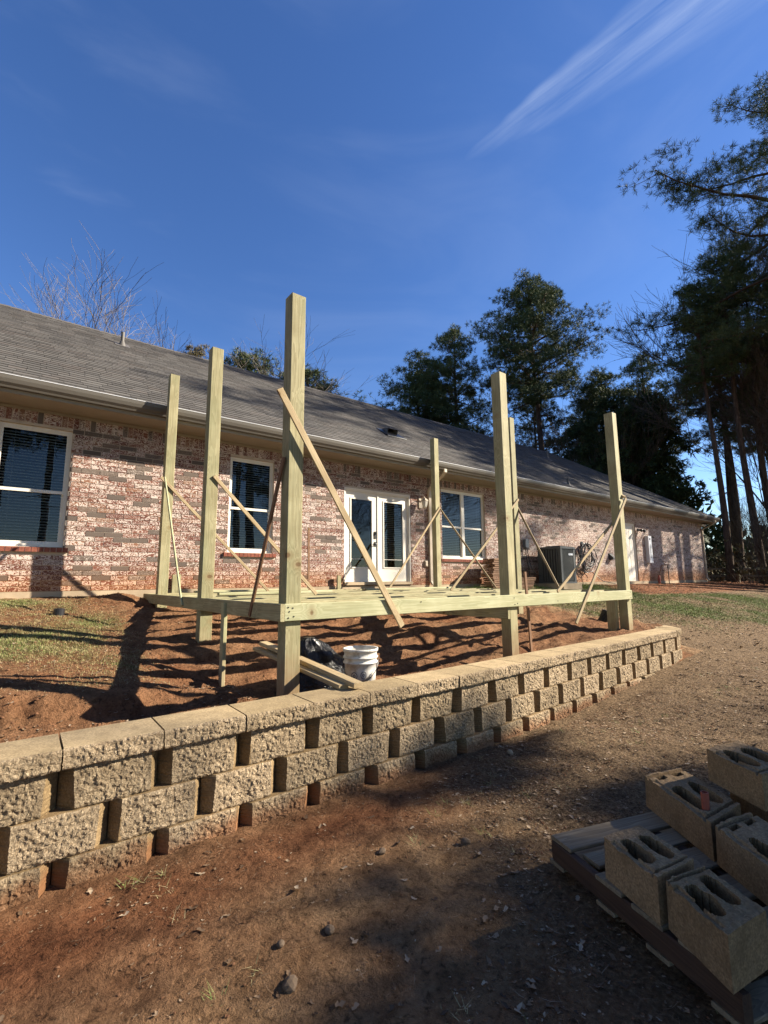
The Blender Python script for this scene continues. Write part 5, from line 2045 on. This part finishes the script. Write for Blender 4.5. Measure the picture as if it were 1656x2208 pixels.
put_tree('bare_tree', b2, 34.8, 8.3, 17.6, 0.25, 'leafless tree leaning left over the end of the house', 'bare tree', GB, parts=('trunk', 'branches'))
put_tree('bare_tree', b2, 38.4, 7.3, 20.0, 0.65, 'leafless tree leaning left behind the huge right pine', 'bare tree', GB, parts=('trunk', 'branches'))
put_tree('bare_tree', b2, 36.0, 6.0, 25.5, 0.1, 'tall leafless tree with bare twigs left of the huge pine crown', 'bare tree', GB, parts=('trunk', 'branches'))
for i, (x, y, top, rot, lab) in enumerate((
        (30.0, 21.5, 12.5, 0, 'bare brush between the two posts above the roof'), (33.5, 19.0, 13.5, 1, 'bare brush right of the tallest pine trunk above the roof'),
        (36.5, 16.5, 15.0, 2, 'bare brush above the cedar tops'), (32.0, 15.8, 12.5, 3, 'bare twigs in front of the dark cedars'),
        (29.5, 7.0, 4.2, 4, 'bare brush beside the slim pine right of the house'), (30.5, 5.2, 4.0, 5, 'bare brush behind the rail fence'),
        (34.0, 8.4, 6.0, 6, 'bare brush between the pine trunks at the right'), (28.2, 5.2, 3.2, 0.5, 'low bare brush at the right edge by the fence'))):
    put_tree('bare_tree', b3, x, y, top, rot, lab, 'bare tree', 'leafless brush among the pines', parts=('trunk', 'branches'))

# trees standing right of the picture; their crowns throw the broken shade
SV = Vector((math.sin(SUN_AZ), math.cos(SUN_AZ)))


def shade_spot(s, d):
    """point at distance d along the sun bearing and s across it"""
    return 0.48 * s + 0.877 * d, 0.877 * s - 0.48 * d


GS = 'trees standing right of the picture'
SH = [  # s, d, top, mesh, rot
    (-0.55, 20.0, 12.2, pK, 4.6), (0.3, 14.0, 8.6, pK, 0.3), (-0.9, 27.0, 15.0, pK, 2.3), (-4.0, 25.0, 17.5, pB, 2.0), (-2.6, 18.0, 13.0, pC, 4.4),
    (16.5, 32.0, 23.0, pR, 1.3), (19.0, 29.0, 23.5, pR, 3.3), (23.0, 33.0, 25.5, pR, 3.0),
]
for i, (s, d, top, m, rot) in enumerate(SH):
    x, y = shade_spot(s, d)
    put_tree('pine_tree', m, x, y, top, rot, 'tall pine of the wood standing beyond the right edge of the view', 'pine tree', GS)
for i, (s, d, top, m, rot) in enumerate(((2.0, 34.0, 19.0, b2, 0.5), (1.2, 14.0, 8.5, b2, 2.0))):
    x, y = shade_spot(s, d)
    put_tree('bare_tree', m, x, y, top, rot, 'leafless tree standing beyond the right edge of the view', 'bare tree', 'leafless trees right of the picture', parts=('trunk', 'branches'))

for i in range(26):  # unseen pines put in to block sky light and darken the panes
    t = i / 25
    if t < 0.62:
        x = -26 + 42 * t / 0.62
        y = -13 - (i * 53 % 7) * 1.5 - (4 if i % 2 else 0)
    else:
        x = -15 - (i * 31 % 5) * 1.6
        y = -12 + 34 * (t - 0.62) / 0.38
    put_tree('pine_tree', (pB, pC, pA)[i % 3], x, y, 19 + (i * 29 % 6), i * 1.3, 'unseen pine of the wood around the viewer, added to cut sky light and darken window reflections', 'pine tree', 'unseen trees around the viewer')

# far wood closing the horizon
fc, fd, ft = [], [], []
for k in range(1500):
    an = rng.uniform(math.radians(-60), math.radians(62))
    az = an + math.atan2(0.7842, 0.6037)
    d = rng.uniform(52, 85)
    zmax = 4.0 + 2.0 * math.sin(az * 9) + 2 * math.sin(az * 23)
    if rng.random() < 0.3:
        zmax *= 1.5
    x, y = d * math.cos(az), d * math.sin(az)
    c = np.array([x, y, -1.2 + rng.random() ** 1.3 * zmax])
    for _ in range(5):
        fc.append(c + rng.normal(size=3) * 0.9)
        fd.append((0, 0, 1))
        ft.append(0.15 + 0.6 * rng.random())
far = tufts_mesh('distant_woods', fc, fd, ft, CEDARN, 5, 1.3, 0.25, 3)
tag(link('distant_woods', far), 'far line of dark woods closing the view behind the trees', 'woods', kind='stuff')

# undergrowth twigs at the wood's edge
um = MB()
rr = random.Random(21)
for k in range(1500):
    x = rr.uniform(27.3, 40)
    y = rr.uniform(-6, 13.5)
    g = -0.35
    h = rr.uniform(0.3, 1.9)
    dx, dy = rr.gauss(0, .5), rr.gauss(0, .5)
    um.tube([(x, y, g), (x + dx * .4, y + dy * .4, g + h * .6), (x + dx, y + dy, g + h)], [0.012, 0.009, 0.005], 3, False)
ug = um.build('undergrowth', BAREB)
tag(ug, 'tangle of bare undergrowth along the edge of the woods', 'undergrowth', kind='stuff')
uc, ud, ut = [], [], []
for k in range(700):
    x, y = rr.uniform(28, 42), rr.uniform(-6, 14)
    c = np.array([x, y, -0.3 + rr.random() * 1.6])
    for _ in range(4):
        uc.append(c + rng.normal(size=3) * 0.3)
        ud.append((0, 0, 1))
        ut.append(rr.random())
tag(link('brush_leaves', tufts_mesh('brush_leaves', uc, ud, ut, BROWNL, 5, 0.22, 0.05, 9)), 'dry brushy leaves low at the edge of the woods', 'undergrowth', kind='stuff')

# ------------------------------------------------------------------ ground cover


def grass_blades(n, xr, yr, hmin, hmax, w, name, label, power=1.0, tone_shift=0.0, seed=1, flat=0.9):
    r = np.random.default_rng(seed)
    x = r.uniform(xr[0], xr[1], n)
    y = r.uniform(yr[0], yr[1], n)
    gm = grass_mask(x, y)
    keep = r.random(n) < gm ** power
    x, y, gm = x[keep], y[keep], gm[keep]
    n = len(x)
    z = ground_h(x, y) - 0.004
    h = r.uniform(hmin, hmax, n) * (0.5 + 0.5 * gm)
    an = r.uniform(0, 2 * np.pi, n)
    le = r.uniform(0.2, flat * 1.4, n)
    dx, dy = np.cos(an) * le * h, np.sin(an) * le * h
    px, py = -np.sin(an) * w, np.cos(an) * w
    v = np.stack([np.stack([x - px, y - py, z], -1), np.stack([x + px, y + py, z], -1), np.stack([x + dx, y + dy, z + h * (1 - 0.3 * le)], -1)], 1).reshape(-1, 3)
    t = np.clip(gm * 0.75 + r.normal(size=n) * 0.25 + tone_shift, 0, 1)
    me_ = fast_mesh(name, v, np.arange(n * 3).reshape(-1, 3), GRASSM, {'tone': ('FLOAT', np.repeat(t, 3))})
    tag(link(name, me_), label, 'grass', kind='stuff')


grass_blades(190000, (-1.2, 1.7), (3.8, 8.6), 0.015, 0.045, 0.0020, 'lawn_grass', 'thin dormant grass on the slope below the left window', 1.3, -0.12, 1)
grass_blades(150000, (8.3, 20), (2.2, 8.6), 0.02, 0.06, 0.006, 'slope_grass', 'green and straw coloured grass on the slope right of the wall', 1.0, 0.15, 2)
grass_blades(3500, (7.9, 15.5), (7.9, 8.55), 0.05, 0.16, 0.005, 'weeds', 'weeds growing along the foot of the brick wall', 0.3, 0.2, 3, 0.5)


def scatter(name, label, cat, n, fn, Lr, mat, seed, kind='leaf', tone=(0, 1), avoid=None):
    r = np.random.default_rng(seed)
    x, y = fn(r, n)
    z = ground_h(x, y)
    n = len(x)
    L = r.uniform(Lr[0], Lr[1], n)
    an = r.uniform(0, 2 * np.pi, n)
    tilt = r.normal(size=n) * 0.35
    c, s = np.cos(an), np.sin(an)
    tn = r.uniform(tone[0], tone[1], n)
    if kind == 'leaf':     # lobed curled leaf, 8 vertices
        base = np.array([(-0.5, 0, 0), (-0.22, 0.20, 0.05), (-0.02, 0.13, 0.03), (0.18, 0.26, 0.09), (0.5, 0.02, 0.05), (0.20, -0.24, 0.08), (-0.04, -0.12, 0.03), (-0.25, -0.18, 0.06)])
        faces = np.array([(0, 7, 6), (0, 6, 2), (0, 2, 1), (6, 5, 4), (2, 6, 4), (2, 4, 3)])
    elif kind == 'straw':
        base = np.array([(-0.5, -0.008, 0.0), (0.0, 0.012, 0.03), (0.5, 0.0, 0.01), (0, -0.012, 0.03)])
        faces = np.array([(0, 3, 1), (1, 3, 2)])
    else:                  # clod
        base = np.array([(0.5, 0, .1), (0.12, 0.45, .12), (-.42, .3, .08), (-.45, -.28, .1), (.1, -.5, .08), (0.02, 0.02, .55), (0, 0, -.3)])
        faces = np.array([(0, 1, 5), (1, 2, 5), (2, 3, 5), (3, 4, 5), (4, 0, 5)])
    k = len(base)
    curl = r.uniform(0.3, 2.6, n)[:, None]
    bx = base[None, :, 0] * L[:, None] * (1 + 0.25 * r.normal(size=(n, k)) * (kind != 'straw'))
    by = base[None, :, 1] * L[:, None] * (1 + 0.45 * r.normal(size=(n, k)) * (kind != 'straw'))
    bz = base[None, :, 2] * L[:, None] * (curl if kind != 'clod' else 1)
    bz = bz + np.abs(bx * np.sin(tilt)[:, None] * (0.7 if kind != 'clod' else 0.0))
    X = x[:, None] + bx * c[:, None] - by * s[:, None]
    Y = y[:, None] + bx * s[:, None] + by * c[:, None]
    Z = z[:, None] + bz + 0.002
    v = np.stack([X, Y, Z], -1).reshape(-1, 3)
    f = (faces[None] + (np.arange(n) * k)[:, None, None]).reshape(-1, 3)
    me_ = fast_mesh(name, v, f, mat, {'tone': ('FLOAT', np.repeat(tn, k))})
    tag(link(name, me_), label, cat, kind='stuff')


def front_pts(dens_right=1.0):
    def fn(r, n):
        x = r.uniform(0.0, 9.0, n)
        y = r.uniform(0.1, 2.78, n)
        w = 0.18 + 0.82 * sstep(0.8, 2.6, x + (1.4 - y) * 0.7)
        w = w * (0.12 + 2.4 * np.clip(vnoise(x, y, 1.7) * 0.5 + vnoise(x, y, 6.0) * 0.5, 0, 1) ** 3.0)
        w = w * (1 - 0.5 * sstep(4, 8, x))
        k = r.random(n) < w
        return x[k], y[k]
    return fn


def right_pts(r, n):
    x = r.uniform(7.0, 27, n)
    y = r.uniform(-4, 8.4, n)
    k = (r.random(n) < 0.3 + 0.7 * vnoise(x, y, 0.8)) & ~((y > wall_front(np.minimum(x, 8)) - 0.1) & (x < 8.95))
    return x[k], y[k]


def upper_pts(r, n):
    x = r.uniform(-1.0, 8.4, n)
    y = r.uniform(3.35, 8.5, n)
    return x, y


def left_pts(r, n):
    return r.uniform(-1.0, 1.8, n), r.uniform(3.5, 8.5, n)


scatter('leaf_litter', 'dead oak leaves scattered over the bare ground in front of the wall', 'leaves', 11000, front_pts(), (0.012, 0.045), LITTER, 31)
scatter('leaf_fragments', 'small broken leaf bits over the bare ground in front', 'leaves', 50000, front_pts(), (0.005, 0.018), LITTER, 32)
scatter('pine_straw', 'pine straw scattered over the ground in front of the wall', 'straw', 16000, front_pts(), (0.03, 0.10), LITTER, 33, 'straw', (0.2, 0.9))
scatter('soil_crumbs', 'crumbs of soil over the ground in front of the wall', 'soil', 30000, front_pts(), (0.003, 0.013), CLOD, 34, 'clod')
scatter('slope_leaves', 'dead leaves scattered over the slope at the right', 'leaves', 15000, right_pts, (0.03, 0.10), LITTER, 35, 'leaf', (0.2, 1))
scatter('soil_clods', 'loose clods of red soil under the deck', 'soil', 9000, upper_pts, (0.006, 0.026), CLOD, 36, 'clod')
scatter('lawn_debris', 'bits of dead leaf over the left lawn', 'leaves', 2600, left_pts, (0.012, 0.045), LITTER, 37, 'leaf', (0.3, 1))
scatter('dry_straw', 'straw over the left lawn', 'straw', 5000, left_pts, (0.03, 0.07), LITTER, 38, 'straw', (0.4, 1))


def dry_tufts():
    r = np.random.default_rng(77)
    n = 260
    x = r.uniform(0.0, 8.5, n)
    y = r.uniform(0.2, 2.7, n)
    k = vnoise(x, y, 1.9) > 0.55
    x, y = x[k], y[k]
    n = len(x)
    nb = 16
    X = np.repeat(x, nb) + r.normal(size=n * nb) * 0.022
    Y = np.repeat(y, nb) + r.normal(size=n * nb) * 0.022
    Z = ground_h(X, Y) - 0.003
    an = r.uniform(0, 6.283, n * nb)
    h = r.uniform(0.012, 0.05, n * nb)
    le = r.uniform(0.6, 1.8, n * nb)
    w = 0.0016
    v = np.stack([np.stack([X - np.sin(an) * -w, Y - np.cos(an) * w, Z], -1), np.stack([X + np.sin(an) * -w, Y + np.cos(an) * w, Z], -1),
                  np.stack([X + np.cos(an) * h * le, Y + np.sin(an) * h * le, Z + h * 0.7], -1)], 1).reshape(-1, 3)
    t = np.clip(np.repeat(r.uniform(0, 0.75, n), nb) + r.normal(size=n * nb) * 0.15, 0, 1)
    me_ = fast_mesh('dry_tufts', v, np.arange(n * nb * 3).reshape(-1, 3), GRASSM, {'tone': ('FLOAT', np.repeat(t, 3))})
    tag(link('dry_tufts', me_), 'small dry grass tufts on the bare ground in front of the wall', 'grass', kind='stuff')


dry_tufts()

# single stones that can be told apart
def rock(x, y, r_, label, sd, flat=0.7, mat=STONE):
    import bmesh
    bm = bmesh.new()
    bmesh.ops.create_icosphere(bm, subdivisions=2, radius=r_)
    q = random.Random(sd)
    ph = [q.random() * 9 for _ in range(3)]
    for v in bm.verts:
        c = v.co.copy()
        k = 1 + 0.16 * math.sin(c.x / r_ * 2.3 + ph[0]) + 0.13 * math.sin(c.y / r_ * 2.9 + ph[1]) + 0.10 * math.sin(c.z / r_ * 3.1 + ph[2])
        k += 0.10 * (q.random() - 0.5)
        v.co = Vector((c.x * k * 1.2, c.y * k, c.z * k * flat))
    me_ = bpy.data.meshes.new('rock')
    bm.to_mesh(me_)
    bm.free()
    me_.materials.append(mat)
    o = link('rock', me_)
    o.location = (x, y, hz(x, y) + r_ * flat * 0.35)
    o.rotation_euler = (0, 0, q.random() * 6)
    tag(o, label, 'rock')


rock(1.13, 1.86, 0.020, 'egg shaped grey pebble beside a curled leaf at the bottom centre', 1)
rock(0.93, 1.90, 0.015, 'pale round pebble half sunk left of the bottom centre', 2)
rock(0.88, 1.72, 0.026, 'grey stone at the very bottom edge of the view', 3)
rock(3.30, 2.62, 0.022, 'pale pebble on the soil at the foot of the wall', 4, 0.8, CONC)
rock(1.00, 3.95, 0.045, 'lump of red clay behind the cap stones left of the near post', 5, 0.8, CLOD)
rock(2.05, 1.95, 0.024, 'small grey stone among leaves left of the pallet', 6)
rock(1.62, 2.15, 0.020, 'tiny tan pebble on the bare soil in the middle foreground', 7)
rock(5.60, 3.60, 0.05, 'lump of red clay behind the cap stones right of the middle post', 8, 0.8, CLOD)
